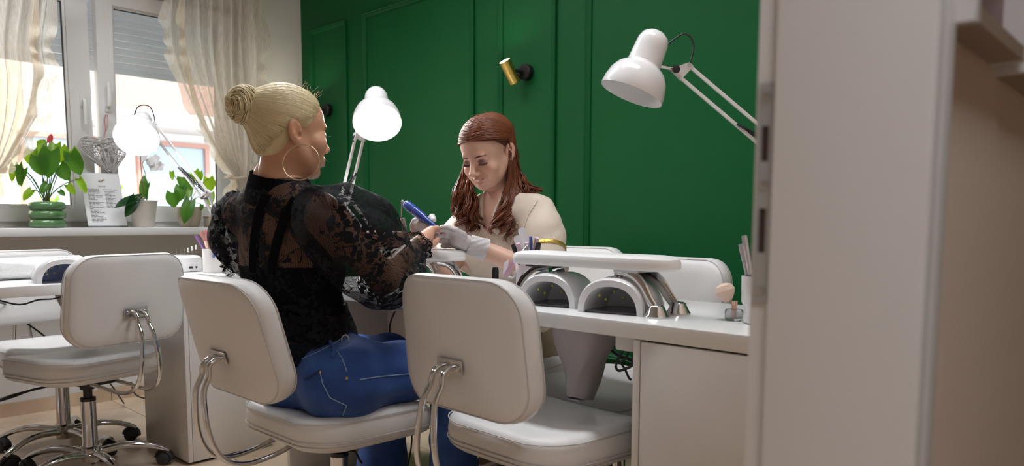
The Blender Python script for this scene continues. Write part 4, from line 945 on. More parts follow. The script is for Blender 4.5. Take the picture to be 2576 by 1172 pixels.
def ipath(pts, t):
    n = len(pts)-1; k = min(int(t*n), n-1); f = t*n-k; return pts[k][0]+(pts[k+1][0]-pts[k][0])*f, pts[k][1]+(pts[k+1][1]-pts[k][1])*f
def curtain(label, A, B, X, nf, flip, amp=.032):
    """A: outer (free, ruffled) edge, B: inner edge, lists of (Y, z) from top to tie; then a tail"""
    t = thing('sheer_curtain', label, 'curtain', (X, (A[0][0]+B[0][0])/2, A[0][1])); o_ = t.location
    def sm(P):
        q = smooth_path([Vector((0, a, b_)) for a, b_ in P], 6); return [(p.y, p.z) for p in q]
    A, B = sm(A), sm(B)
    def pt(u, v, dx=0):
        ya, za = ipath(A, v); yb, zb = ipath(B, v); w_ = abs(yb-ya); am = amp*min(1, w_/.30+.25)
        ph = 2*math.pi*nf*(u+.03*math.sin(5*v+9*u))
        y = ya+(yb-ya)*u; z = za+(zb-za)*u; sag = .0
        return Vector((X+am*math.sin(ph)+.008*math.sin(2.3*ph+6*v)+dx, y+.35*am*math.cos(ph)*.3, z-sag))-o_
    MB().grid(pt, 130, 60).build('fabric', 'curtain_sheer', t, 180)
    ed = (A[0][0]-B[0][0]); sg = 1 if ed > 0 else -1
    def ruf(u0, wd):
        def fn(u, v):
            p = pt(u0, v, .012); s = math.sin(v*70+2*math.sin(v*23)); return p+Vector((.020*u*s+.004, sg*wd*u*(1+.25*math.sin(v*41)), -.006*u*math.cos(v*70)))
        return fn
    MB().grid(ruf(0, .05), 5, 240).build('ruffle', 'curtain_sheer', t, 180); MB().grid(ruf(.13, .035), 4, 240).build('ruffle', 'curtain_edge', t, 180)
    return t
def Y_Z(lst, X): return [(lambda p: (p.y, p.z))(onX(a, b_, X)) for a, b_ in lst]
XC = -4.20
Ar = Y_Z([(425, -130), (424, 0), (424, 100), (448, 190), (495, 300), (545, 385), (585, 440), (590, 452), (588, 500)], XC); Br = Y_Z([(645, -130), (652, 0), (655, 120), (650, 200), (642, 300), (632, 400), (622, 440), (620, 452), (640, 500)], XC)
cr = curtain('sheer cream ruffled curtain tied back at the right of the window', Ar, Br, XC, 8, False)
# ruffle on the far (wall side) edge as well
Al = Y_Z([(118, -130), (112, 0), (100, 110), (108, 190), (88, 290), (45, 370), (10, 420), (-20, 445), (-30, 500)], XC); Bl = Y_Z([(-170, -130), (-170, 0), (-168, 120), (-160, 220), (-140, 320), (-110, 400), (-85, 430), (-75, 445), (-90, 500)], XC)
curtain('sheer cream ruffled curtain tied back at the left of the window', Al, Bl, XC, 9, True)
def rufr(u, v):
    y, z = ipath(Br, v); s = math.sin(v*64+2*math.sin(v*17)); return Vector((XC+.02*u*s-.01, y+.055*u*(1+.3*math.sin(v*37)), z))-cr.location
MB().grid(rufr, 5, 240).build('ruffle', 'curtain_sheer', cr, 180)
pt_ = onX(603, 446, XC); MB().tube([pt_+Vector((.05*math.cos(a), .035*math.sin(a)*1.6, .008*math.sin(a)))-cr.location for a in [2*math.pi*k/24 for k in range(24)]], .006, 6, closed=True).build('tieback', 'curtain_edge', cr)
t = thing('curtain_rod', 'white curtain rod above the window', 'curtain rod', (XC, .3, 2.62)); MB().cyl((0, 0, 0), (0, 2.25, 0), .011, n=12).build('rod', 'frame_white', t)
for y in (.1, 1.1, 2.15): MB().cyl((0, y, 0), (WX-XC, y, 0), .008, n=8).build('bracket', 'frame_white', t)
# ------------------------------------------------------------------ people: sculpting helpers
def mskin(name): return vcol(mat(name, (.6, .4, .3), .42, bump=(350, .08), spec=.35))
mskin('skin')
def rotm(F, pitch=0, roll=0):
    """local x=right, y=face forward, z=up; pitch>0 looks down"""
    F = Vector((F[0], F[1], 0)).normalized(); R_ = F.cross(Vector((0, 0, 1))).normalized(); U = Vector((0, 0, 1))
    f2 = F*math.cos(pitch)-U*math.sin(pitch); u2 = U*math.cos(pitch)+F*math.sin(pitch)
    r3 = R_*math.cos(roll)+u2*math.sin(roll); u3 = u2*math.cos(roll)-R_*math.sin(roll)
    return Matrix((r3, f2, u3)).transposed()
def xf(V, M, c): return np.asarray(V) @ np.array(M).T+np.array(c)
def normals(V, Q):
    N = np.zeros_like(V); n = np.cross(V[Q[:, 2]]-V[Q[:, 0]], V[Q[:, 3]]-V[Q[:, 1]])
    for i in range(4): np.add.at(N, Q[:, i], n)
    return N/np.maximum(np.linalg.norm(N, axis=1, keepdims=True), 1e-9)
def head_mesh(skin, lip, smile=0, lid=None, flare=.5, nz=0):
    s = Sculpt((-.115, -.135, -.215), (.115, .145, .15), .0020)
    s.ell((0, -.012, .035), (.074, .096, .080), .01)
    s.ell((0, .040, .040), (.060, .045, .055), .03); s.ell((0, .028, -.035), (.057, .060, .076), .03)
    for q in (-1, 1):
        s.cone((q*.057, -.004, -.035), (q*.026, .058, -.092), .020, .018, .03); s.ell((q*.040, .060, -.028), (.022, .020, .019), .022)
        s.ell((q*.034, .064, -.058), (.020, .018, .02), .02)
    s.ell((0, .074, -.100), (.019, .016, .015), .02)
    s.cone((-.032, .082, .022), (.032, .082, .022), .009, .009, .018)
    for q in (-1, 1):
        s.ell((q*.032, .100, .004), (.019, .016, .013), .012, cut=True); s.ell((q*.031, .0775, .003), (.0150, .0135, .0125), .005)
        s.cone((q*.018, .086, .004), (q*.045, .076, .005), .0035, .003, .006); s.cone((q*.019, .0865, -.006), (q*.044, .077, -.004), .002, .002, .005)
    s.cone((0, .088-nz*.3, .012), (0, .112-nz, -.029), .0078, .0105, .010); s.ell((0, .1145-nz, -.032), (.0115, .0105, .0098), .006)
    if nz:
        for q in (-1, 1): s.ell((q*.042, .064, -.024), (.024, .024, .024), .02)
    for q in (-1, 1):
        s.ell((q*.0128, .102-nz*.8, -.037), (.0076, .0100, .0075), .004); s.ell((q*.0062, .106-nz*.8, -.0435), (.0035, .005, .004), .003, cut=True)
    mw, mz, my = .024+.009*smile, -.064+.011*smile, .081-.006*smile
    s.ell((0, .084, -.064), (.030, .018, .018), .012)
    up = [(-mw, my, mz), (-.012, .0955, -.0605), (-.004, .0985, -.0575), (.004, .0985, -.0575), (.012, .0955, -.0605), (mw, my, mz)]
    s.chain(up, [.0026, .0044, .0048, .0048, .0044, .0026], .003)
    lo = [(-mw, my, mz-.001), (-.012, .0945, -.0715-.0035*smile), (0, .0975, -.0745-.0035*smile), (.012, .0945, -.0715-.0035*smile), (mw, my, mz-.001)]
    s.chain(lo, [.0026, .0052, .0062, .0052, .0026], .003)
    if smile:
        s.chain([(-mw*.92, my+.007, mz-.001), (-.014, .1005, -.0645), (0, .1045, -.0665), (.014, .1005, -.0645), (mw*.92, my+.007, mz-.001)], [.0012, .0038, .0042, .0038, .0012], .0015, cut=True)
        for q in (-1, 1): s.cone((q*(mw+.005), my+.010, mz+.002), (q*.021, .102, -.034), .0030, .0022, .004, cut=True); s.ell((q*.045, .066, -.036), (.017, .015, .015), .014)
    else: s.chain([(-mw, my+.006, mz-.0005), (0, .1045, -.0660), (mw, my+.006, mz-.0005)], [.0006, .0013, .0006], .002, cut=True)
    s.cone((0, -.020, -.06), (0, -.038, -.215), .050, .052, .035); s.cone((0, .018, -.10), (0, -.01, -.21), .030, .035, .03)
    for q in (-1, 1):
        E = Matrix.Rotation(q*flare, 3, 'Z') @ Matrix.Rotation(.22, 3, 'X')
        s.ell((q*.0830, -.012, -.004), (.0075, .019, .032), .005, E); s.ell((q*.079, -.004, -.034), (.006, .009, .010), .006)
        s.ell((q*.0900, -.008, .001), (.0050, .012, .022), .003, E, cut=True); s.ell((q*.087, .000, -.013), (.008, .007, .009), .003, cut=True)
        s.cone((q*.0865, -.004, .013), (q*.0875, -.014, -.012), .0024, .0022, .003)
    V, Q = s.mesh(1); face = BVHTree.FromPolygons(V.tolist(), Q.tolist())
    x, y, z = V[:, 0], V[:, 1], V[:, 2]; c = np.tile(np.array(skin), (len(V), 1)); lipc = np.array(lip)
    def blend(w_, col): 
        w_ = np.clip(w_, 0, 1)[:, None]; c[:] = c*(1-w_)+np.array(col)*w_
    ch = np.exp(-(((np.abs(x)-.043)/.018)**2+((z+.030)/.016)**2))*(y > .02); blend(ch*.35, np.array(skin)*np.array((1.05, .72, .66)))
    no = np.exp(-((x/.012)**2+((z+.032)/.012)**2))*(y > .09); blend(no*.25, np.array(skin)*np.array((1.05, .8, .75)))
    for P, r in ((up, .0058), (lo, .0066)):
        d = np.full(len(V), 9.)
        for a, b_ in zip(P[:-1], P[1:]):
            a = np.array(a); ab = np.array(b_)-a; t_ = np.clip(((V-a) @ ab)/(ab @ ab), 0, 1); d = np.minimum(d, np.linalg.norm(V-a-t_[:, None]*ab, axis=1))
        blend((r-d)/.0016, lipc)
    if lid is not None:
        for q in (-1, 1):
            e = ((x-q*.032)/.017)**2+((z-.004)/.0095)**2; blend((1.15-e)*1.4*(y > .06)*.75, lid)
    be = np.exp(-((z+.0)/.03)**2)*(np.abs(x) > .076); blend(be*.25, np.array(skin)*np.array((1.05, .75, .7)))
    return V, Q, c, face
def onface(face, x, z, off=.0006):
    h = face.ray_cast(Vector((x, .2, z)), Vector((0, -1, 0))); return (h[0]+Vector((0, off, 0))) if h[0] is not None else Vector((x, .08, z))
def join(parts):
    V = []; Q = []; C = []; o = 0
    for v, q, c in parts: V.append(v); Q.append(q+o); C.append(c if np.ndim(c) == 2 else np.tile(np.array(c), (len(v), 1))); o += len(v)
    return np.concatenate(V), np.concatenate(Q), np.concatenate(C)
def bounds(pts, m):
    a = np.array([tuple(p) for p in pts]); return a.min(0)-m, a.max(0)+m
def strand_mesh(name, strands, m, parent, n=4):
    mb = MB()
    for pts, r in strands: mb.tube(pts, r, n, caps=False)
    o = mb.build(name, m, parent, 180); return o
def hairmat(name, a, b, rough=.38):
    m = mat(name, a, rough, spec=.45); nt = m.node_tree; L = nt.links.new; bs = nt.nodes['Principled BSDF']
    g_ = nt.nodes.new('ShaderNodeNewGeometry'); r = nt.nodes.new('ShaderNodeValToRGB'); r.color_ramp.elements[0].color = (*b, 1); r.color_ramp.elements[1].color = (*a, 1)
    L(g_.outputs['Random Per Island'], r.inputs[0]); L(r.outputs[0], bs.inputs['Base Color']); bs.inputs['Anisotropic'].default_value = .5
hairmat('blonde', (.86, .75, .50), (.66, .52, .29)); mat('blonde_cap', (.68, .56, .33), .5, bump=(60, .3)); hairmat('auburn', (.26, .075, .026), (.10, .030, .015), .34); mat('auburn_cap', (.085, .027, .015), .45, bump=(60, .4))
mat('lash', (.01, .008, .008), .5); mat('teeth_white', (.85, .82, .78), .25); mat('nail_red', (.45, .02, .03), .2)
# ================================================================== CLIENT
client = thing('person', 'blonde woman with a bun in a black lace blouse and jeans, seen from behind', 'person', (-1.86, 1.2, 0))
CO = Vector(client.location)
def put(name, V, Q, m, parent, off, cols=None, smooth=180):
    return link(name, npmesh(name, np.asarray(V)-np.array(off), Q, cols), m, parent, smooth)
SK1 = (.62, .335, .215)
HC = at(727, 335, 2.0); HF = (.19, .982); HM = rotm(HF, .07)
hv, hq, hcol, face1 = head_mesh(SK1, (.48, .12, .11), 0, (.22, .10, .07), .12, .009); hv = xf(hv, HM, HC)
L1 = lambda p: HM @ Vector(p)+HC
nk, shR, shL = at(700, 480, 2.02), at(822, 540, 1.93), at(594, 540, 2.14)
chest, waist, pelv = at(722, 650, 2.07), at(782, 800, 2.11), at(805, 925, 2.15)
elR, wrR = at(966, 700, 2.07), at(1052, 614, 2.25); elL, wrL = at(815, 610, 2.30), at(1030, 602, 2.42)
hipR, hipL = at(872, 946, 2.05), at(785, 930, 2.24); knR, knL = at(1135, 925, 2.28), Vector((-2.02, 1.53, .54)); anR, anL = Vector((-1.66, 1.50, .10)), Vector((-1.98, 1.45, .10))
side = (shR-shL).normalized(); fwdv = Vector((0, 0, 1)).cross(side).normalized()
def torso(s, g=0):
    sq = (tuple(fwdv), .72)
    s.cone(nk+Vector((0, 0, .04)), nk-Vector((0, 0, .05)), .054+g, .07+g, .03)
    s.cone(shL+side*.05, shR-side*.05, .062+g, .062+g, .05); s.cone(nk-Vector((0, 0, .03)), chest, .085+g, .125+g, .06, sq=sq)
    s.cone(chest-side*.055, chest+side*.055, .098+g, .098+g, .05, sq=sq); s.cone(chest, waist, .120+g, .092+g, .05, sq=(tuple(fwdv), .78)); s.cone(waist, pelv, .094+g, .130+g, .05, sq=(tuple(fwdv), .82))
    s.ell(chest+fwdv*.075+side*.06+Vector((0, 0, -.03)), (.06+g,)*3, .03); s.ell(chest+fwdv*.075-side*.06+Vector((0, 0, -.03)), (.06+g,)*3, .03)
def arms(s, R=True, g=0):
    s.cone(shR-side*.012, elR, .052+g, .042+g, .03); s.cone(elR, wrR, .042+g, .026+g, .02); s.cone(shL+side*.03, elL, .046+g, .04+g, .03); s.cone(elL, wrL, .040+g, .026+g, .02)
lo, hi = bounds([nk, shR, shL, pelv, elR, wrR, elL, wrL, hipR, hipL, knR, knL, anR, anL], .15)
s = Sculpt(lo, hi, .0065); torso(s); arms(s)
s.ell(hipR-Vector((0, 0, .02)), (.082,)*3, .05); s.ell(hipL-Vector((0, 0, .02)), (.082,)*3, .05)
for h_, k_, a_ in ((hipR, knR, anR), (hipL, knL, anL)): s.cone(h_, k_, .082, .056, .04); s.cone(k_, a_, .052, .036, .02); s.cone(a_, a_+Vector((0, .13, -.05)), .034, .026, .02)
bv, bq = s.mesh(2)
# hands: palm, five fingers each
def hand(wrist, palm, kn, fingers, thumb, r=.0078, h=.0024, g=0, palmr=.021):
    """fingers: list of joint chains starting at the knuckle"""
    pts = [wrist, palm]+[p for f in fingers for p in f]+list(thumb); lo, hi = bounds(pts, .04); s = Sculpt(lo, hi, h)
    s.cone(wrist, palm, .025+g, palmr+g, .012); 
    for i, f in enumerate(fingers):
        rr_ = (r-(.0008 if i in (0, 2) else 0)-(.0016 if i == 3 else 0))+g; m_ = wrist+(palm-wrist)*.6
        s.cone(m_, f[0], .015+g, rr_+.0028, .012); s.chain(f, [rr_+.0012]+[rr_]*(len(f)-2)+[rr_*.78], .003)
        for q in f[:-1]: s.ell(q, (rr_+.0012,)*3, .003)
    s.chain(thumb, [.0125+g, .0105+g, .009+g, .0072+g][:len(thumb)], .006)
    return s.mesh(1)
hR = hand(wrR, at(1074, 596, 2.29), None, [[at(1089, 576, 2.31), at(1099, 573, 2.325), at(1106, 578, 2.335), at(1110, 586, 2.34)], [at(1083, 577, 2.325), at(1096, 578, 2.345), at(1101, 592, 2.36), at(1098, 603, 2.365)], [at(1077, 580, 2.34), at(1090, 583, 2.365), at(1096, 598, 2.375), at(1090, 608, 2.375)], [at(1071, 584, 2.35), at(1082, 589, 2.375), at(1088, 601, 2.385), at(1084, 611, 2.385)]], [at(1070, 610, 2.28), at(1084, 616, 2.295), at(1094, 610, 2.31), at(1101, 602, 2.32)])
hL = hand(wrL, at(1056, 598, 2.44), None, [[at(1072, 586, 2.45), at(1084, 585, 2.46), at(1092, 592, 2.47), at(1094, 600, 2.47)], [at(1073, 592, 2.46), at(1086, 592, 2.475), at(1094, 599, 2.48), at(1094, 607, 2.48)], [at(1071, 599, 2.47), at(1083, 600, 2.485), at(1090, 607, 2.49), at(1088, 613, 2.49)], [at(1067, 606, 2.475), at(1077, 608, 2.49), at(1083, 613, 2.49), at(1081, 618, 2.49)]], [at(1048, 612, 2.42), at(1060, 618, 2.42), at(1070, 616, 2.43), at(1077, 611, 2.44)])
V, Q, C_ = join([(hv, hq, hcol), (bv, bq, SK1), (hR[0], hR[1], (.66, .37, .26)), (hL[0], hL[1], (.66, .37, .26))])
put('body', V, Q, 'skin', client, CO, C_)
MB().ell(at(1110, 584, 2.335)-CO, (.0045, .0045, .007), nu=10, nv=6).build('fingernail', 'nail_red', client); MB().ell(at(1098, 606, 2.36)-CO, (.004, .004, .006), nu=10, nv=6).build('fingernail', 'nail_red', client)
# face details
for q in (-1, 1):
    MB().tube([L1(onface(face1, q*(.014+.0062*i), .0195+.0045*math.sin(.35+i*.45)))-CO for i in range(6)], [.0010, .0018, .0019, .0017, .0013, .0006], 5).build('eyebrow', 'auburn_cap', client)
    mb = MB()
    for i in range(14):
        a = i/13; b0 = onface(face1, q*(.020+.026*a), -.0015); b_ = L1(b0); e_ = L1(b0+Vector((q*.006*a, .010, .001+.003*math.sin(a*3)))); mb.tube([b_-CO, (b_+e_)*.5-CO-Vector((0, 0, .0012)), e_-CO], [.0008, .0007, .0003], 4)
    mb.build('eyelashes', 'lash', client)
# hair
s = Sculpt(*bounds([HC], .19), .004)
def hl(p): return tuple(L1(p))
s.ell(hl((0, -.012, .038)), (.083, .105, .089), .01, HM); s.ell(hl((0, -.040, -.03)), (.060, .050, .052), .04, HM); s.ell(hl((0, -.095, .05)), (.040, .032, .040), .03, HM)
pn = HM @ Vector((0, .86, -.50)); s.plane(hl((0, .050, .050)), tuple(pn))
for q in (-1, 1): s.ell(hl((q*.090, .012, -.014)), (.030, .030, .036), .012, HM, cut=True)
s.ell(hl((0, .03, -.10)), (.12, .075, .07), .02, HM, cut=True)
cv, cq = s.mesh(2); put('hair_cap', cv, cq, 'blonde_cap', client, CO)
EC = Vector((0, -.012, .038)); ER = Vector((.0845, .106, .090)); BUNC = Vector((.0, -.120, .056))
def esurf(d, off=0): d = d.normalized(); r = 1/math.sqrt((d.x/ER.x)**2+(d.y/ER.y)**2+(d.z/ER.z)**2); return EC+d*(r+off)
capb = BVHTree.FromPolygons(cv.tolist(), cq.tolist()); ECW = L1(EC)
def oncap(p, off):
    w_ = L1(p); d_ = (w_-ECW).normalized(); h = capb.ray_cast(ECW+d_*.3, -d_); return (h[0]+d_*off) if h[0] is not None else w_
strands = []; bd = (Vector((0, -.112, .054))-EC).normalized()
for i in range(2300):
    hlp = [(0, .94, .34), (.55, .83, .22), (.86, .52, .0), (.97, .2, -.08), (.95, -.22, -.38), (.8, -.45, -.68), (.5, -.55, -.85), (0, -.6, -.95)]
    k = random.uniform(0, len(hlp)-1.001); k0 = int(k); sd = Vector(hlp[k0]).lerp(Vector(hlp[k0+1]), k-k0); sd.x *= random.choice((-1, 1, 1))
    sd.normalize(); sd = (sd+Vector(RNG.normal(size=3))*.03).normalized(); t0 = random.uniform(0, .55)**1.4; off = random.uniform(.0005, .0035); pts = []
    ang = sd.angle(bd); ax = sd.cross(bd)
    for k in range(9):
        t_ = t0+(1-t0)*k/8; d_ = Quaternion(ax, ang*t_) @ sd; p = esurf(d_, off-.002*t_+.001*math.sin(k*1.3+i))
        pts.append(oncap(p, off+.0003)-CO)
    strands.append((pts, [.0007]+[.0014]*7+[.0008]))
for i in range(26):                                # loose fly-away hairs at nape and crown
    if i < 0: p = Vector((random.uniform(-.05, .055), -.06+random.uniform(-.01, .02), -.075+random.uniform(-.015, .02))); e_ = p+Vector((random.uniform(-.01, .02), random.uniform(-.035, .005), random.uniform(-.05, .0)))
    else: p = esurf(Vector((random.uniform(-.6, .9), random.uniform(.1, .9), .8))); e_ = p+Vector((random.uniform(-.01, .02), random.uniform(-.01, .03), random.uniform(.008, .03)))
    m_ = (p+e_)*.5+Vector(RNG.normal(size=3))*.003; sp2 = smooth_path([p, m_, e_], 4); strands.append(([L1(q)-CO for q in sp2], [.0004]*8+[.0002]))
strand_mesh('hair_strands', strands, 'blonde', client)
bun = MB().ell(L1(BUNC)-CO, (.039, .043, .046), HM, 22, 14).build('hair_bun', 'blonde_cap', client, 180)
bs = []; axb = Vector((.45, -.85, .1)).normalized(); bx, by, bz_ = frame(axb)
for i in range(650):
    lat = random.uniform(-1.25, 1.35); r0 = random.uniform(.042, .049); a0 = random.uniform(0, 6.28); sp_ = random.uniform(.6, 1.5); pts = []
    for k in range(8):
        a = a0+k/7*sp_; la = lat+.35*k/7; d_ = bx*math.cos(a)*math.cos(la)+by*math.sin(a)*math.cos(la)+bz_*math.sin(la)
        pts.append(L1(BUNC+Vector((d_.x*r0*.95, d_.y*r0, d_.z*r0*1.08)))-CO)
    bs.append((pts, [.0006]+[.0013]*6+[.0006]))
for i in range(150):
    d_ = Vector(RNG.normal(size=3)).normalized(); p = BUNC+d_*.046; e_ = p+d_*random.uniform(.004, .012)+Vector(RNG.normal(size=3))*.008; bs.append(([L1(p)-CO, L1((p+e_)*.5)-CO, L1(e_)-CO], [.0005, .0005, .0002]))
strand_mesh('bun_strands', bs, 'blonde', bun)
# hoop earring
ec = at(757, 408, 1.905); ex = (CR*.97+CF*-.22).normalized(); ez = (CU*.99+CR*.05).normalized()
MB().tube([ec+ex*(.0515*math.cos(a))+ez*(.0455*math.sin(a))-CO for a in [2*math.pi*k/64 for k in range(64)]], .0019, 8, closed=True).build('hoop_earring', mat('earring_gold', (.82, .62, .42), .25, 1, bump=(500, .5)), client)
# ------------------------------------------------------------------ lace
def lace(name, net=.46, dens=.50, scale=1.0, thick=.0):
    m = bpy.data.materials.new(name); MATS[name] = m; m.use_nodes = True; nt = m.node_tree; L = nt.links.new; N = nt.nodes.new
    b = nt.nodes['Principled BSDF']; b.inputs['Base Color'].default_value = (.006, .006, .009, 1); b.inputs['Roughness'].default_value = .75; b.inputs['Specular IOR Level'].default_value = .2
    tp = N('ShaderNodeBsdfTransparent'); mx = N('ShaderNodeMixShader'); tc = N('ShaderNodeTexCoord')
    # sprays: leaf-shaped cells inside clusters
    nz = N('ShaderNodeTexNoise'); nz.inputs['Scale'].default_value = 26*scale; nz.inputs['Detail'].default_value = 1; L(tc.outputs['Object'], nz.inputs['Vector'])
    ad = N('ShaderNodeVectorMath'); ad.operation = 'MULTIPLY_ADD'; ad.inputs[1].default_value = (.022,)*3; L(nz.outputs['Color'], ad.inputs[0]); L(tc.outputs['Object'], ad.inputs[2])
    vo = N('ShaderNodeTexVoronoi'); vo.feature = 'F1'; vo.inputs['Scale'].default_value = 62*scale; L(ad.outputs[0], vo.inputs['Vector'])
    cl = N('ShaderNodeTexNoise'); cl.inputs['Scale'].default_value = 11*scale; cl.inputs['Detail'].default_value = 1.5; L(tc.outputs['Object'], cl.inputs['Vector'])
    r1 = N('ShaderNodeMapRange'); r1.inputs['From Min'].default_value = dens-.05; r1.inputs['From Max'].default_value = dens+.10; r1.inputs['To Min'].default_value = .0; r1.inputs['To Max'].default_value = .56; L(cl.outputs['Fac'], r1.inputs[0])
    lt = N('ShaderNodeMath'); lt.operation = 'LESS_THAN'; L(vo.outputs['Distance'], lt.inputs[0]); L(r1.outputs[0], lt.inputs[1])
    # thin branches
    br = N('ShaderNodeTexVoronoi'); br.feature = 'DISTANCE_TO_EDGE'; br.inputs['Scale'].default_value = 17*scale; L(ad.outputs[0], br.inputs['Vector'])
    b2 = N('ShaderNodeMath'); b2.operation = 'LESS_THAN'; b2.inputs[1].default_value = .016; L(br.outputs['Distance'], b2.inputs[0])
    gt = N('ShaderNodeMath'); gt.operation = 'GREATER_THAN'; gt.inputs[1].default_value = dens-.01; L(cl.outputs['Fac'], gt.inputs[0])
    ml = N('ShaderNodeMath'); ml.operation = 'MULTIPLY'; L(b2.outputs[0], ml.inputs[0]); L(gt.outputs[0], ml.inputs[1])
    mxx = N('ShaderNodeMath'); mxx.operation = 'MAXIMUM'; L(lt.outputs[0], mxx.inputs[0]); L(ml.outputs[0], mxx.inputs[1])
    # net ground
    nv = N('ShaderNodeTexVoronoi'); nv.feature = 'DISTANCE_TO_EDGE'; nv.inputs['Scale'].default_value = 260; nv.inputs['Randomness'].default_value = .25; L(tc.outputs['Object'], nv.inputs['Vector'])
    nr = N('ShaderNodeMapRange'); nr.inputs['From Min'].default_value = .02; nr.inputs['From Max'].default_value = .20; nr.inputs['To Min'].default_value = min(1, net+.35); nr.inputs['To Max'].default_value = net-.16; L(nv.outputs['Distance'], nr.inputs[0])
    fin = N('ShaderNodeMath'); fin.operation = 'MAXIMUM'; L(mxx.outputs[0], fin.inputs[0]); L(nr.outputs[0], fin.inputs[1])
    L(fin.outputs[0], mx.inputs[0]); L(tp.outputs[0], mx.inputs[1]); L(b.outputs[0], mx.inputs[2]); L(mx.outputs[0], nt.nodes['Material Output'].inputs[0])
lace('lace_net', .48, .465); lace('lace_sleeve', .54, .468); lace('lace_dense', .60, .43)
mat('black_cloth', (.004, .004, .005), .9, bump=(90, .4), spec=.1)
def disp(V, Q, f):
    N = normals(V, Q); return V+N*f(V)[:, None]
def fold(V, a, k, dirs, seed=0):
    out = np.zeros(len(V)); r = np.random.default_rng(seed)
    for d_, fr_ in dirs:
        d_ = np.array(d_)/np.linalg.norm(d_); ph = V @ d_*fr_; out += np.sin(ph+2.2*np.sin(V @ r.normal(size=3)*14+r.uniform(0, 6)))
    return a*out/len(dirs)
s = Sculpt(*bounds([nk, shR, shL, pelv, chest], .20), .0055); torso(s, .007)
s.plane(tuple(nk+Vector((0, 0, .034))), (0, 0, 1)); s.plane(tuple(at(800, 868, 2.0)), (0, 0, -1))
v, q = s.mesh(2); v = disp(v, q, lambda V: fold(V, .0022, 1, [((0, 0, 1), 60), ((1, 1, .6), 80)], 2)); blouse = put('lace_blouse', v, q, 'lace_net', client, CO)
s = Sculpt(*bounds([nk, shR, shL, pelv, chest], .20), .0055); torso(s, .0045); s.plane(tuple(at(720, 668, 2.0)), (0, 0, 1)); s.plane(tuple(at(800, 800, 2.0)), (0, 0, -1))
v, q = s.mesh(2); put('camisole', v, q, 'black_cloth', client, CO)
s = Sculpt(*bounds([waist, pelv], .24), .005); s.cone(waist+Vector((0, 0, .03)), waist-Vector((0, 0, .085)), .112, .152, .03, sq=(tuple(fwdv), .88)); s.plane(tuple(waist-Vector((0, 0, .088))), tuple(-Vector((0, 0, 1))+fwdv*.25)); s.plane(tuple(waist+Vector((0, 0, .045))), (0, 0, 1))
v, q = s.mesh(1); v = disp(v, q, lambda V: fold(V, .006, 1, [(tuple(side), 95), (tuple(fwdv), 80)], 5)); put('blouse_peplum', v, q, 'lace_dense', client, CO)
# collar
cax = (L1((0, -.02, -.06))-nk).normalized(); ca_, cb_, _ = frame(cax)
MB().grid(lambda u, v_: nk+cax*(-.034+.080*v_)+(ca_*math.cos(2*math.pi*u)+cb_*math.sin(2*math.pi*u))*(.090-.014*v_+.0012*math.sin(u*44))-CO, 48, 6, True).build('collar', 'black_cloth', blouse, 180)
def skinpath(bvh, pix, off=.003, d0=1.2):
    out = []
    for px, py in pix:
        o_ = CAMP; dr = (at(px, py, 1)-CAMP).normalized(); h = bvh.ray_cast(o_, dr)
        if h[0] is not None: out.append(h[0]+h[1]*off)
    return out
def bvh_of(o):
    me = o.data; M = Matrix.Translation(o.parent.location); return BVHTree.FromPolygons([M @ v.co for v in me.vertices], [tuple(p.vertices) for p in me.polygons])
bvb = bvh_of(blouse)
def band(name, pix, w_, m, par, off=.0015):
    pth = skinpath(bvb, pix, off)
    if len(pth) > 2: MB().tube([p-CO for p in smooth_path(pth, 5)], w_, 10, flat=.14, up=tuple(-CF)).build(name, m, par, 180)
band('back_placket', [(672, 487), (655, 530), (645, 580), (640, 640), (640, 685)], .014, 'black_cloth', blouse)
band('armhole_seam', [(745, 500), (718, 545), (700, 600), (688, 650), (685, 690)], .013, 'black_cloth', blouse)
# sleeves
def sleeve(name, pts, rad, seed, cutp=None):
    s = Sculpt(*bounds(pts, max(rad)+.03), .0058); s.chain(pts, rad, .05)
    if cutp: 
        for p, n_ in cutp: s.plane(tuple(p), tuple(n_))
    v, q = s.mesh(2); ax = np.array(pts[-1]-pts[0])
    v = disp(v, q, lambda V: fold(V, .009, 1, [(tuple(ax+np.array((.2, 0, .3))), 60), (tuple(CU*.6+CR*.5), 70), (tuple(CU-CR*.4), 42)], seed)); return put(name, v, q, 'lace_sleeve', client, CO)
slR = sleeve('puff_sleeve', [at(800, 545, 1.95), at(850, 572, 1.93), at(905, 610, 1.96), at(945, 668, 2.02), at(978, 692, 2.09), at(1010, 668, 2.15), at(1036, 634, 2.215)], [.072, .104, .112, .100, .084, .056, .036], 3)
slL = sleeve('puff_sleeve', [at(604, 540, 2.16), at(612, 580, 2.19), at(650, 625, 2.24), at(730, 630, 2.28), at(800, 612, 2.31)], [.070, .088, .085, .060, .045], 8)
# ruffled shoulder edge on the left sleeve and lace cuff on the right wrist
def ruff(name, ctr, wd, nw, amp, m, par, nrm):
    n = len(ctr)
    def fn(u, v_):
        k = v_*(n-1); i = min(int(k), n-2); f = k-i; p = ctr[i]*(1-f)+ctr[i+1]*f; t_ = (ctr[i+1]-ctr[i]).normalized(); w2 = nrm-t_*nrm.dot(t_); w2.normalize(); b_ = t_.cross(w2)
        s_ = math.sin(v_*nw*6.283+1.2*math.sin(v_*37)); return p+w2*(wd*u*(1+.2*math.sin(v_*nw*13)))+b_*(amp*u*s_)+t_*(amp*.6*u*math.cos(v_*nw*6.283))-CO
    MB().grid(fn, 6, 260).build(name, m, par, 180)
ruff('shoulder_ruffle', smooth_path([at(618, 492, 2.10), at(588, 505, 2.12), at(570, 545, 2.13), at(566, 600, 2.14), at(578, 655, 2.14), at(592, 690, 2.14)], 5), .026, 13, .010, 'lace_dense', slL, -CR)
wd_ = (wrR-elR).normalized(); wa, wb_, _ = frame(wd_)
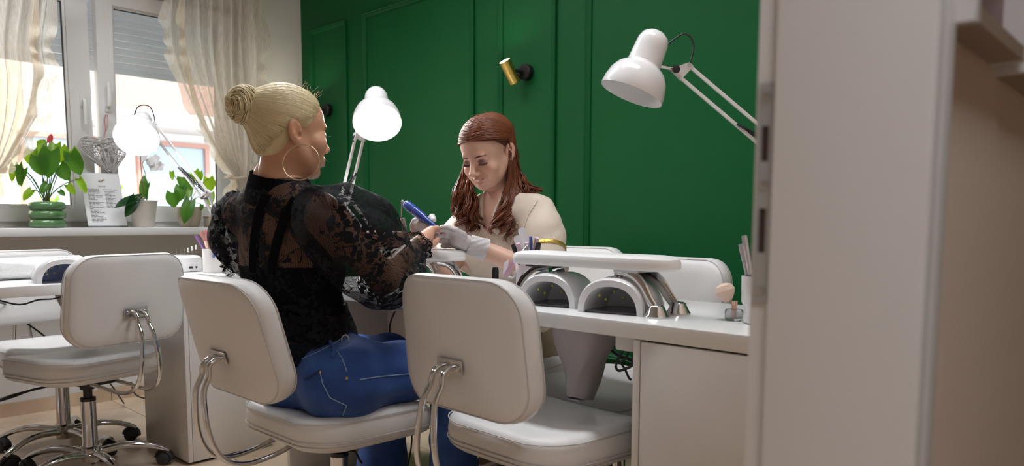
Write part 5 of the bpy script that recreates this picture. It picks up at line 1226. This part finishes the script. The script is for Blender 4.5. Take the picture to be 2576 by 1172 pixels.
def cuff(u, v_):
    a = 2*math.pi*u; r = .034+.014*v_**1.4+.004*v_*math.sin(7*a); return at(1036, 634, 2.215)+wd_*(.004+.034*v_+.003*math.sin(5*a)*v_)+(wa*math.cos(a)+wb_*math.sin(a))*r-CO
MB().grid(cuff, 140, 10, True).build('lace_cuff', 'lace_dense', slR, 180)
mb = MB()
for k in range(44):
    a = 2*math.pi*k/44; c_ = cuff(k/44, 1.0); mb.tube([c_+wd_*(.004*math.cos(t_))+(-wa*math.sin(a)+wb_*math.cos(a))*(.004*math.sin(t_)) for t_ in [6.283*i/8 for i in range(8)]], .0012, 4, closed=True)
mb.build('cuff_edging', 'black_cloth', slR)
# jeans
mj = mat('denim', (.016, .058, .24), .8, bump=(40, .6, 6), var=(10, (.040, .115, .38), .42, .72), sheen=.1); mat('denim_dark', (.012, .04, .16), .8, bump=(300, .4)); mat('thread', (.30, .42, .62), .7); mat('thread_tan', (.45, .30, .16), .7); mat('brass', (.7, .5, .25), .3, 1)
s = Sculpt(*bounds([pelv, hipR, hipL, knR, knL, anR, anL], .17), .006)
s.cone(waist-Vector((0, 0, .05)), pelv, .118, .148, .04, sq=(tuple(fwdv), .86)); s.ell(hipR-Vector((.0, .02, .01)), (.118,)*3, .05); s.ell(hipL-Vector((0, .03, .01)), (.118,)*3, .05); s.ell(Vector((-1.93, 1.09, .535)), (.085,)*3, .06)
for h_, k_, a_ in ((hipR, knR, anR), (hipL, knL, anL)):
    s.cone(h_, h_+(k_-h_)*.5, .096, .084, .05); s.cone(h_+(k_-h_)*.5, k_, .084, .070, .03); s.cone(k_, (k_+a_)*.5, .069, .068, .03); s.cone((k_+a_)*.5, a_-Vector((0, 0, .03)), .068, .098, .03)
s.plane((0, 0, .035), (0, 0, -1)); s.plane(tuple(waist-Vector((0, 0, .042))), tuple(Vector((0, 0, 1))-fwdv*.30))
v, q = s.mesh(2)
cr_ = np.array(at(985, 900, 1.93))
v = disp(v, q, lambda V: fold(V, .0045, 1, [((.3, .3, 1), 55), ((1, -.4, .5), 48)], 4)*np.exp(-((V-np.array(hipR+Vector((0, .10, .05))))**2).sum(1)/.03)+fold(V, .0028, 1, [((0, 0, 1), 60), ((.4, 1, .3), 45)], 9))
jeans = put('jeans', v, q, 'denim', client, CO); bvj = bvh_of(jeans)
def jline(name, pix, m='thread', r=.0013, off=.0006):
    p = skinpath(bvj, pix, off)
    if len(p) > 2: MB().tube([x-CO for x in p], r, 5).build(name, m, jeans, 180)
def lerpx(P, n=14):
    out = []
    for a, b_ in zip(P[:-1], P[1:]):
        for k in range(n): out.append((a[0]+(b_[0]-a[0])*k/n, a[1]+(b_[1]-a[1])*k/n))
    return out+[P[-1]]
jline('side_seam', lerpx([(905, 955), (950, 948), (1000, 943), (1040, 940)]), r=.0016); jline('waist_stitch', lerpx([(755, 905), (800, 885), (845, 862), (866, 845)])); jline('waist_stitch', lerpx([(757, 890), (800, 872), (840, 850)]))
jline('pocket_stitch', lerpx([(805, 935), (812, 965), (830, 1000), (872, 1020)]), 'thread'); jline('pocket_stitch', lerpx([(872, 1020), (862, 1045)]), 'thread'); jline('pocket_edge', lerpx([(768, 953), (805, 935)]), 'denim_dark', .005); jline('front_pocket', lerpx([(845, 880), (860, 900), (873, 935)]), 'thread', .0014)
jline('belt_loop', lerpx([(832, 862), (843, 880), (838, 898)]), 'denim', .006, .003)
for px, py, m in ((806, 936, 'brass'), (872, 952, 'thread_tan')):
    p = skinpath(bvj, [(px, py)], .001)
    if p: MB().ell(p[0]-CO, (.0045,)*3, nu=10, nv=6).build('rivet', m, jeans)
for px, py in ((860, 838), (864, 858)):
    p = skinpath(bvj, [(px, py)], .004)
    if p: MB().tube([p[0]+CR*(.010*math.cos(a)+.006)+CU*(.013*math.sin(a))-CO for a in [6.283*k/18 for k in range(18)]], .0022, 6, closed=True).build('belt_ring', 'steel', jeans)
# shoes (mostly hidden below the frame)
for a_ in (anR, anL):
    s = Sculpt(*bounds([a_], .2), .006); s.cone(a_+Vector((0, .01, -.035)), a_+Vector((0, .14, -.065)), .040, .032, .03); s.plane((0, 0, .003), (0, 0, -1)); v, q = s.mesh(1); put('shoe', v, q, 'paper_white', client, CO)
# ================================================================== TECHNICIAN
tech = thing('person', 'auburn-haired woman in a cream tunic and gloves, smiling down at her work', 'person', (-1.9, 2.1, 0)); TO = Vector(tech.location)
SK2 = (.74, .45, .34)
TC = at(1228, 386, 2.5); TM = rotm((.165, -.967), .45, -.03); L2 = lambda p: TM @ Vector(p)+TC
hv, hq, hcol, face2 = head_mesh(SK2, (.55, .19, .17), 1, (.20, .11, .10), .5); LF = .88
hv[:, 2] = np.where(hv[:, 2] < 0, hv[:, 2]*np.where(hv[:, 2] > -.12, LF, LF+(1-LF)*np.clip((-.12-hv[:, 2])/.09, 0, 1)), hv[:, 2]); hv = xf(hv, TM, TC)
def L2f(p): p = Vector(p); return L2((p.x, p.y, p.z*LF if p.z < 0 else p.z))
nk2, tsL, tsR = at(1268, 512, 2.57), at(1362, 540, 2.47), at(1180, 552, 2.67)
ch2, wa2, pe2 = at(1282, 655, 2.62), at(1290, 780, 2.68), Vector((-1.90, 2.15, .545))
teL, twL = at(1374, 698, 2.38), at(1206, 622, 2.39); teR, twR = at(1120, 688, 2.57), at(1052, 598, 2.50)
thL, thR = Vector((-1.81, 2.12, .53)), Vector((-1.99, 2.12, .53)); tkL, tkR = Vector((-1.80, 1.76, .53)), Vector((-2.02, 1.78, .53)); taL, taR = Vector((-1.80, 1.84, .09)), Vector((-2.04, 1.86, .09))
sd2 = (tsL-tsR).normalized(); fw2 = -(Vector((0, 0, 1)).cross(sd2)).normalized()
if fw2.y > 0: fw2 = -fw2
def torso2(s, g=0):
    s.cone(nk2+Vector((0, 0, .05)), nk2-Vector((0, 0, .04)), .052+g, .068+g, .03); s.cone(tsL-sd2*.05, tsR+sd2*.05, .060+g, .060+g, .05)
    sq = (tuple(fw2), .74); s.cone(nk2-Vector((0, 0, .03)), ch2, .085+g, .125+g, .06, sq=sq); s.cone(ch2-sd2*.055, ch2+sd2*.055, .10+g, .10+g, .05, sq=sq); s.cone(ch2, wa2, .122+g, .108+g, .05, sq=(tuple(fw2), .8)); s.cone(wa2, pe2, .110+g, .14+g, .05, sq=(tuple(fw2), .86))
    for q in (-1, 1): s.ell(ch2+fw2*.075+sd2*(.062*q)+Vector((0, 0, .01)), (.062+g,)*3, .03)
s = Sculpt(*bounds([nk2, tsL, tsR, pe2, teL, twL, teR, twR, tkL, tkR, taL, taR], .15), .0065); torso2(s)
s.cone(tsL, teL, .050, .040, .03); s.cone(teL, twL, .041, .027, .02); s.cone(tsR, teR, .050, .040, .03); s.cone(teR, twR, .040, .027, .02)
for h_, k_, a_ in ((thL, tkL, taL), (thR, tkR, taR)): s.ell(h_, (.10,)*3, .05); s.cone(h_, k_, .08, .056, .04); s.cone(k_, a_, .052, .036, .02); s.cone(a_, a_+Vector((0, -.12, -.05)), .034, .026, .02)
bv, bq = s.mesh(2)
V, Q, C_ = join([(hv, hq, hcol), (bv, bq, SK2)]); put('body', V, Q, 'skin', tech, TO, C_)
# face details
for q in (-1, 1):
    MB().tube([L2f(onface(face2, q*(.013+.0072*i), .0185+.0048*math.sin(.25+i*.48), .0004))-TO for i in range(6)], [.0012, .0021, .0022, .0019, .0014, .0006], 5).build('eyebrow', 'auburn_cap', tech)
    MB().tube([L2f(onface(face2, q*(.018+.0055*i), -.0035-.0026*math.sin(math.pi*i/5), .0002))-TO for i in range(6)], [.0006, .0012, .0014, .0014, .0012, .0006], 5).build('eyelid_line', 'lash', tech)
    mb = MB()
    for i in range(16):
        a = i/15; b0 = onface(face2, q*(.019+.027*a), -.0040-.0022*math.sin(3.14*a), 0); b_ = L2f(b0); e_ = L2f(b0+Vector((q*.006*(a-.2), .008, -.0045))); mb.tube([b_-TO, (b_+e_)*.5-TO-Vector((0, 0, .001)), e_-TO], [.0007, .0006, .0002], 4)
    mb.build('eyelashes', 'lash', tech)
mb = MB()
for k in range(10):
    x = (k-4.5)*.0052; mb.ell(L2f((x, .0995-.013*(x/.02)**2, -.0640+.0050*(abs(x)/.02)**1.6))-TO, (.0027, .0022, .0042), TM, 8, 6)
mb.build('teeth', 'teeth_white', tech)
# gloves with five fingers
mat('glove', (.60, .56, .56), .45, bump=(70, .7, 5), spec=.4)
gl = hand(at(1192, 617, 2.385), at(1150, 604, 2.365), None, [[at(1146, 588, 2.345), at(1124, 578, 2.335), at(1110, 577, 2.335), at(1101, 582, 2.34)], [at(1145, 597, 2.355), at(1122, 591, 2.35), at(1108, 591, 2.35), at(1100, 594, 2.35)], [at(1146, 607, 2.365), at(1124, 605, 2.365), at(1112, 605, 2.365), at(1105, 607, 2.365)], [at(1149, 616, 2.375), at(1130, 617, 2.378), at(1119, 618, 2.378), at(1112, 618, 2.378)]], [at(1165, 592, 2.345), at(1144, 580, 2.325), at(1126, 573, 2.325), at(1112, 572, 2.33)], r=.0085, g=.001, palmr=.025)
put('glove', gl[0], gl[1], 'glove', tech, TO)
ga = (twL-at(1192, 617, 2.385)).normalized(); g1, g2, _ = frame(ga)
MB().grid(lambda u, v_: at(1178, 613, 2.38)+ga*(.062*v_)+(g1*math.cos(6.283*u)+g2*math.sin(6.283*u))*(.0305+.006*v_+.0016*math.sin(6.283*u*9+14*v_)+.0012*math.sin(40*v_))-TO, 48, 14, True).build('glove_cuff', 'glove', tech, 180)
gr = hand(at(1056, 592, 2.475), at(1052, 572, 2.44), None, [[at(1045, 556, 2.42), at(1060, 550, 2.39), at(1076, 556, 2.375), at(1090, 566, 2.37)], [at(1042, 565, 2.425), at(1056, 562, 2.39), at(1072, 568, 2.375), at(1084, 576, 2.37)], [at(1043, 574, 2.43), at(1055, 573, 2.40), at(1068, 578, 2.385), at(1078, 584, 2.38)], [at(1045, 583, 2.435), at(1055, 583, 2.41), at(1066, 587, 2.395), at(1074, 591, 2.39)]], [at(1062, 575, 2.47), at(1078, 560, 2.46), at(1087, 546, 2.44), at(1092, 553, 2.415)], r=.0085, g=.001, palmr=.023)
put('glove', gr[0], gr[1], 'glove', tech, TO)
# tunic
mat('tunic', (.76, .645, .53), .75, bump=(35, .35, 4), sheen=.1); mat('gold_trim', (.75, .52, .12), .35, .8, bump=(200, 1)); mat('khaki', (.22, .17, .10), .8, bump=(60, .5))
def tun(s, g):
    torso2(s, g); s.chain([tsL-sd2*.02, tsL+(teL-tsL)*.35, tsL+(teL-tsL)*.84], [.062+g, .061+g, .061+g], .03); s.chain([tsR+sd2*.02, tsR+(teR-tsR)*.35, tsR+(teR-tsR)*.84], [.062+g, .061+g, .061+g], .03)
s = Sculpt(*bounds([nk2, tsL, tsR, pe2, teL, teR], .22), .0055); tun(s, .008)
s.cone(pe2, pe2+Vector((0, -.10, -.0)), .15, .13, .04)
s.plane(tuple(nk2+Vector((0, 0, .034))), (0, 0, 1)); s.plane((0, 0, .50), (0, 0, -1))
for t_, e_ in ((tsL, teL), (tsR, teR)):
    ax = (e_-t_).normalized(); c_ = t_+(e_-t_)*.64
    s.cone(tuple(c_+ax*.105), tuple(c_+ax*.24), .10, .10, .002, cut=True)
vn = nk2+fw2*.06; s.cone(tuple(vn+Vector((0, 0, .03))), tuple(ch2+fw2*.135+Vector((0, 0, .065))), .036, .010, .01, cut=True)
v, q = s.mesh(2); v = disp(v, q, lambda V: fold(V, .0035, 1, [((.5, .4, 1), 38), ((1, -.3, .4), 44)], 6)); tunic = put('tunic', v, q, 'tunic', tech, TO); bvt = bvh_of(tunic)
def tl(name, pix, m, r, flat=1, off=.002):
    p = skinpath(bvt, pix, off)
    if len(p) > 2: MB().tube([x-TO for x in p], r, 6, flat=flat).build(name, m, tunic, 180)
# sleeve trim ring
for t_, e_ in ((tsL, teL), (tsR, teR)):
    ax = (e_-t_).normalized(); a1, a2, _ = frame(ax); c_ = t_+(e_-t_)*.58; ring_ = []
    for k in range(48):
        d_ = a1*math.cos(6.283*k/48)+a2*math.sin(6.283*k/48); h_ = bvt.ray_cast(c_+d_*.25, -d_)
        if h_[0] is not None and (h_[0]-c_).length < .12: ring_.append(h_[0]+d_*.0012-TO)
    seg = [];
    for a_, b_ in zip(ring_[:-1], ring_[1:]):
        if (a_-b_).length < .03: seg.append(a_)
    if len(seg) > 8: MB().tube(seg, .0075, 8, flat=.25, up=tuple((seg[0]+TO-c_).normalized())).build('gold_band', 'gold_trim', tunic, 180)
tl('placket_seam', lerpx([(1302, 560), (1290, 600), (1284, 640), (1282, 680)]), 'tunic', .0022); tl('sleeve_seam', lerpx([(1352, 505), (1330, 540), (1318, 575), (1312, 600)]), 'tunic', .0018)
for px, py in ((1276, 590), (1279, 640)):
    p = skinpath(bvt, [(px, py)], .002)
    if p: MB().ell(p[0]-TO, (.0055,)*3, nu=12, nv=7).build('button', 'brass', tunic)
fc = bpy.data.curves.new('embroidery', 'FONT'); fc.body = '23'; fc.size = .020; fc.extrude = .0004; fc.align_x = 'CENTER'; fo = bpy.data.objects.new('embroidery', fc); me = bpy.data.meshes.new_from_object(fo)
p = skinpath(bvt, [(1218, 604)], .003)
if p: me.transform(basis(p[0]-TO, CR, CU, -CF)); link('embroidery', me, 'gold_trim', tunic, 0)
# trousers
s = Sculpt(*bounds([thL, thR, tkL, tkR, taL, taR], .17), .007); s.cone(wa2-Vector((0, 0, .12)), pe2, .12, .15, .04)
for h_, k_, a_ in ((thL, tkL, taL), (thR, tkR, taR)): s.ell(h_, (.115,)*3, .05); s.cone(h_, k_, .10, .076, .04); s.cone(k_, a_, .074, .06, .03)
s.plane((0, 0, .07), (0, 0, -1)); v, q = s.mesh(2); v = disp(v, q, lambda V: fold(V, .004, 1, [((1, .5, .6), 45), ((0, .3, 1), 50)], 3)); put('trousers', v, q, 'khaki', tech, TO)
for a_ in (taL, taR):
    s = Sculpt(*bounds([a_], .2), .006); s.cone(a_+Vector((0, -.01, -.03)), a_+Vector((0, -.14, -.055)), .042, .034, .03); s.plane((0, 0, .003), (0, 0, -1)); v, q = s.mesh(1); put('shoe', v, q, 'paper_white', tech, TO)
# hair: cap with side parting, long waves on both sides
s = Sculpt(*bounds([TC], .19), .004); tl_ = lambda p: tuple(L2(p))
s.ell(tl_((0, -.014, .036)), (.082, .103, .084), .01, TM); s.ell(tl_((0, -.06, -.04)), (.070, .055, .075), .04, TM)
s.plane(tl_((0, .072, .082)), tuple(TM @ Vector((0, .67, -.74))))
for q in (-1, 1): s.ell(tl_((q*.094, .034, -.008)), (.036, .046, .052), .012, TM, cut=True)
s.ell(tl_((0, .04, -.11)), (.12, .085, .08), .02, TM, cut=True)
cv, cq = s.mesh(2); put('hair_cap', cv, cq, 'auburn_cap', tech, TO)
ER2 = Vector((.084, .105, .086)); EC2 = Vector((0, -.014, .037))
def es2(d, off=0): d = d.normalized(); r = 1/math.sqrt((d.x/ER2.x)**2+(d.y/ER2.y)**2+(d.z/ER2.z)**2); return EC2+d*(r+off)
# her left = local -x = picture right
GUL = [[at(1293, 430, 2.50), at(1290, 480, 2.49), at(1282, 530, 2.47), at(1272, 565, 2.455), at(1262, 592, 2.45)], [at(1300, 430, 2.53), at(1306, 480, 2.52), at(1300, 525, 2.475), at(1290, 560, 2.46), at(1280, 598, 2.45)], [at(1302, 420, 2.56), at(1325, 455, 2.56), at(1350, 475, 2.53), at(1372, 480, 2.52), at(1396, 486, 2.52)], [at(1283, 440, 2.48), at(1272, 490, 2.47), at(1262, 530, 2.46), at(1250, 560, 2.45), at(1248, 585, 2.445)]]
GUR = [[at(1172, 430, 2.58), at(1168, 480, 2.57), at(1172, 530, 2.55), at(1186, 560, 2.53), at(1205, 588, 2.52)], [at(1166, 430, 2.60), at(1158, 480, 2.60), at(1160, 530, 2.58), at(1172, 560, 2.56), at(1180, 586, 2.54)], [at(1190, 455, 2.54), at(1198, 500, 2.53), at(1205, 535, 2.52), at(1212, 560, 2.51), at(1216, 590, 2.50)], [at(1160, 440, 2.60), at(1153, 500, 2.60), at(1156, 535, 2.58), at(1148, 556, 2.56), at(1138, 566, 2.55)]]
st = []; part_x = .004
def rnd(a, b): return random.uniform(a, b)
LOCKS = []
for k in range(80):
    q = -1 if k % 5 < 3 else 1; w_ = RNG.dirichlet([.35]*4)
    if q < 0 and k % 7 != 0: w_[2] *= .03
    if q < 0 and k % 7 == 0: w_ = np.array([.05, .1, .8, .05])
    if q > 0 and k % 5 != 4: w_[3] *= .3
    LOCKS.append((q, w_/w_.sum(), rnd(0, 6.28), rnd(.008, .020), Vector(RNG.normal(size=3))*.010, rnd(2.6, 4.2), rnd(.66, 1.0), rnd(-1.1, -.40), (-.6+1.75*(k % 16)/15)))
for lk in LOCKS:
    q, w_, ph, am, jit, fr_, cut_, yb0, yp0 = lk; G_ = GUL if q < 0 else GUR
    for i in range(24):
        yp = max(-.75, min(1.20, yp0+rnd(-.25, .25))); root = Vector((part_x/.085+q*.006, math.sin(yp), math.cos(yp)))
        yb_ = min(-.50 if q < 0 else -.05, yb0+rnd(-.22, .22)+.12*yp); end = Vector((q*.98, yb_, -.22+rnd(-.08, .08))); root.normalize(); end.normalize(); ax = root.cross(end); ang = root.angle(end); off = rnd(.0005, .0055); pts = []
        for k in range(9): pts.append(L2(es2(Quaternion(ax, ang*k/8) @ root, off+.004*math.sin(math.pi*k/8))))
        sj = Vector(RNG.normal(size=3))*.0042; m_ = 17; c2 = cut_*rnd(.84, 1.0); ph2 = ph+rnd(-.35, .35)
        for k in range(1, m_):
            t_ = k/(m_-1)*c2*4; i0 = min(int(t_), 3); f = t_-i0; f = f*f*(3-2*f)*.5+f*.5; p = Vector((0, 0, 0))
            for g_, ww in zip(G_, w_): p += (g_[i0]*(1-f)+g_[i0+1]*f)*float(ww)
            a_ = min(1, k/6); cw = am*a_*(.25+(t_/4)**1.5*1.1)
            p += (jit+sj*(1-.3*t_/4))*a_+(CR*math.sin(ph2+t_*fr_)+CF*math.cos(ph2+t_*fr_))*cw; pts.append(p)
        for _ in range(3): pts[8] = (pts[7]+pts[9])*.5; pts[7] = (pts[6]+pts[8])*.5; pts[9] = (pts[8]+pts[10])*.5
        n = len(pts); r0 = rnd(.0011, .0018); st.append(([p-TO for p in pts], [.0008]+[r0]*(n-5)+[r0*.9, r0*.7, r0*.5, .0003]))
for i in range(60):
    p = es2(Vector((rnd(-.9, .9), rnd(-.6, .7), .8)), .004); e_ = p+Vector((rnd(-.03, .03), rnd(-.02, .02), rnd(.0, .012))); st.append(([L2(p)-TO, L2((p+e_)*.5+Vector((0, 0, .004)))-TO, L2(e_)-TO], [.0005, .0004, .0002]))
strand_mesh('hair_strands', st, 'auburn', tech)
# ------------------------------------------------------------------ nail drill handpiece
d0, d1 = at(1017, 510, 2.405), at(1104, 578, 2.345); t = thing('nail_drill', 'blue nail drill handpiece held in the gloved hand', 'nail drill', d0); ax = d1-d0; L_ = ax.length
MB().lathe([(.004, -.004), (.0055, 0), (.011, .004), (.0150, .010), (.0160, .03), (.0160, .045), (.0150, .046), (.0150, .050), (.0157, .051), (.0142, .085), (.0100, .105), (.0088, L_-.022), (.006, L_-.016)], (0, 0, 0), ax, 24).build('grip', 'drill_blue', t)
MB().lathe([(.006, L_-.018), (.005, L_-.010), (.0028, L_-.006), (.0022, L_+.004), (0, L_+.006)], (0, 0, 0), ax, 16).build('collet', 'chrome', t)
MB().lathe([(.0045, -.012), (.005, 0)], (0, 0, 0), ax, 12).build('strain_relief', 'cord_grey', t)
cpth = [d0-ax.normalized()*.010, at(1011, 512, 2.41), at(1010, 530, 2.415), at(1010, 545, 2.42)]
MB().tube([Vector(p)-d0 for p in smooth_path(cpth, 6)], .0022, 7).build('cord', 'cord_grey', t)
pts = []
for k in range(220):
    u = k/219; c_ = at(1012+5*min(1, u*3), 548+u*60, 2.42+.02*u); a_ = k*.62; pts.append(c_+CR*(.0062*math.cos(a_))+CF*(.0062*math.sin(a_))-d0)
MB().tube(pts, .0019, 6).build('coiled_cord', 'cord_grey', t)
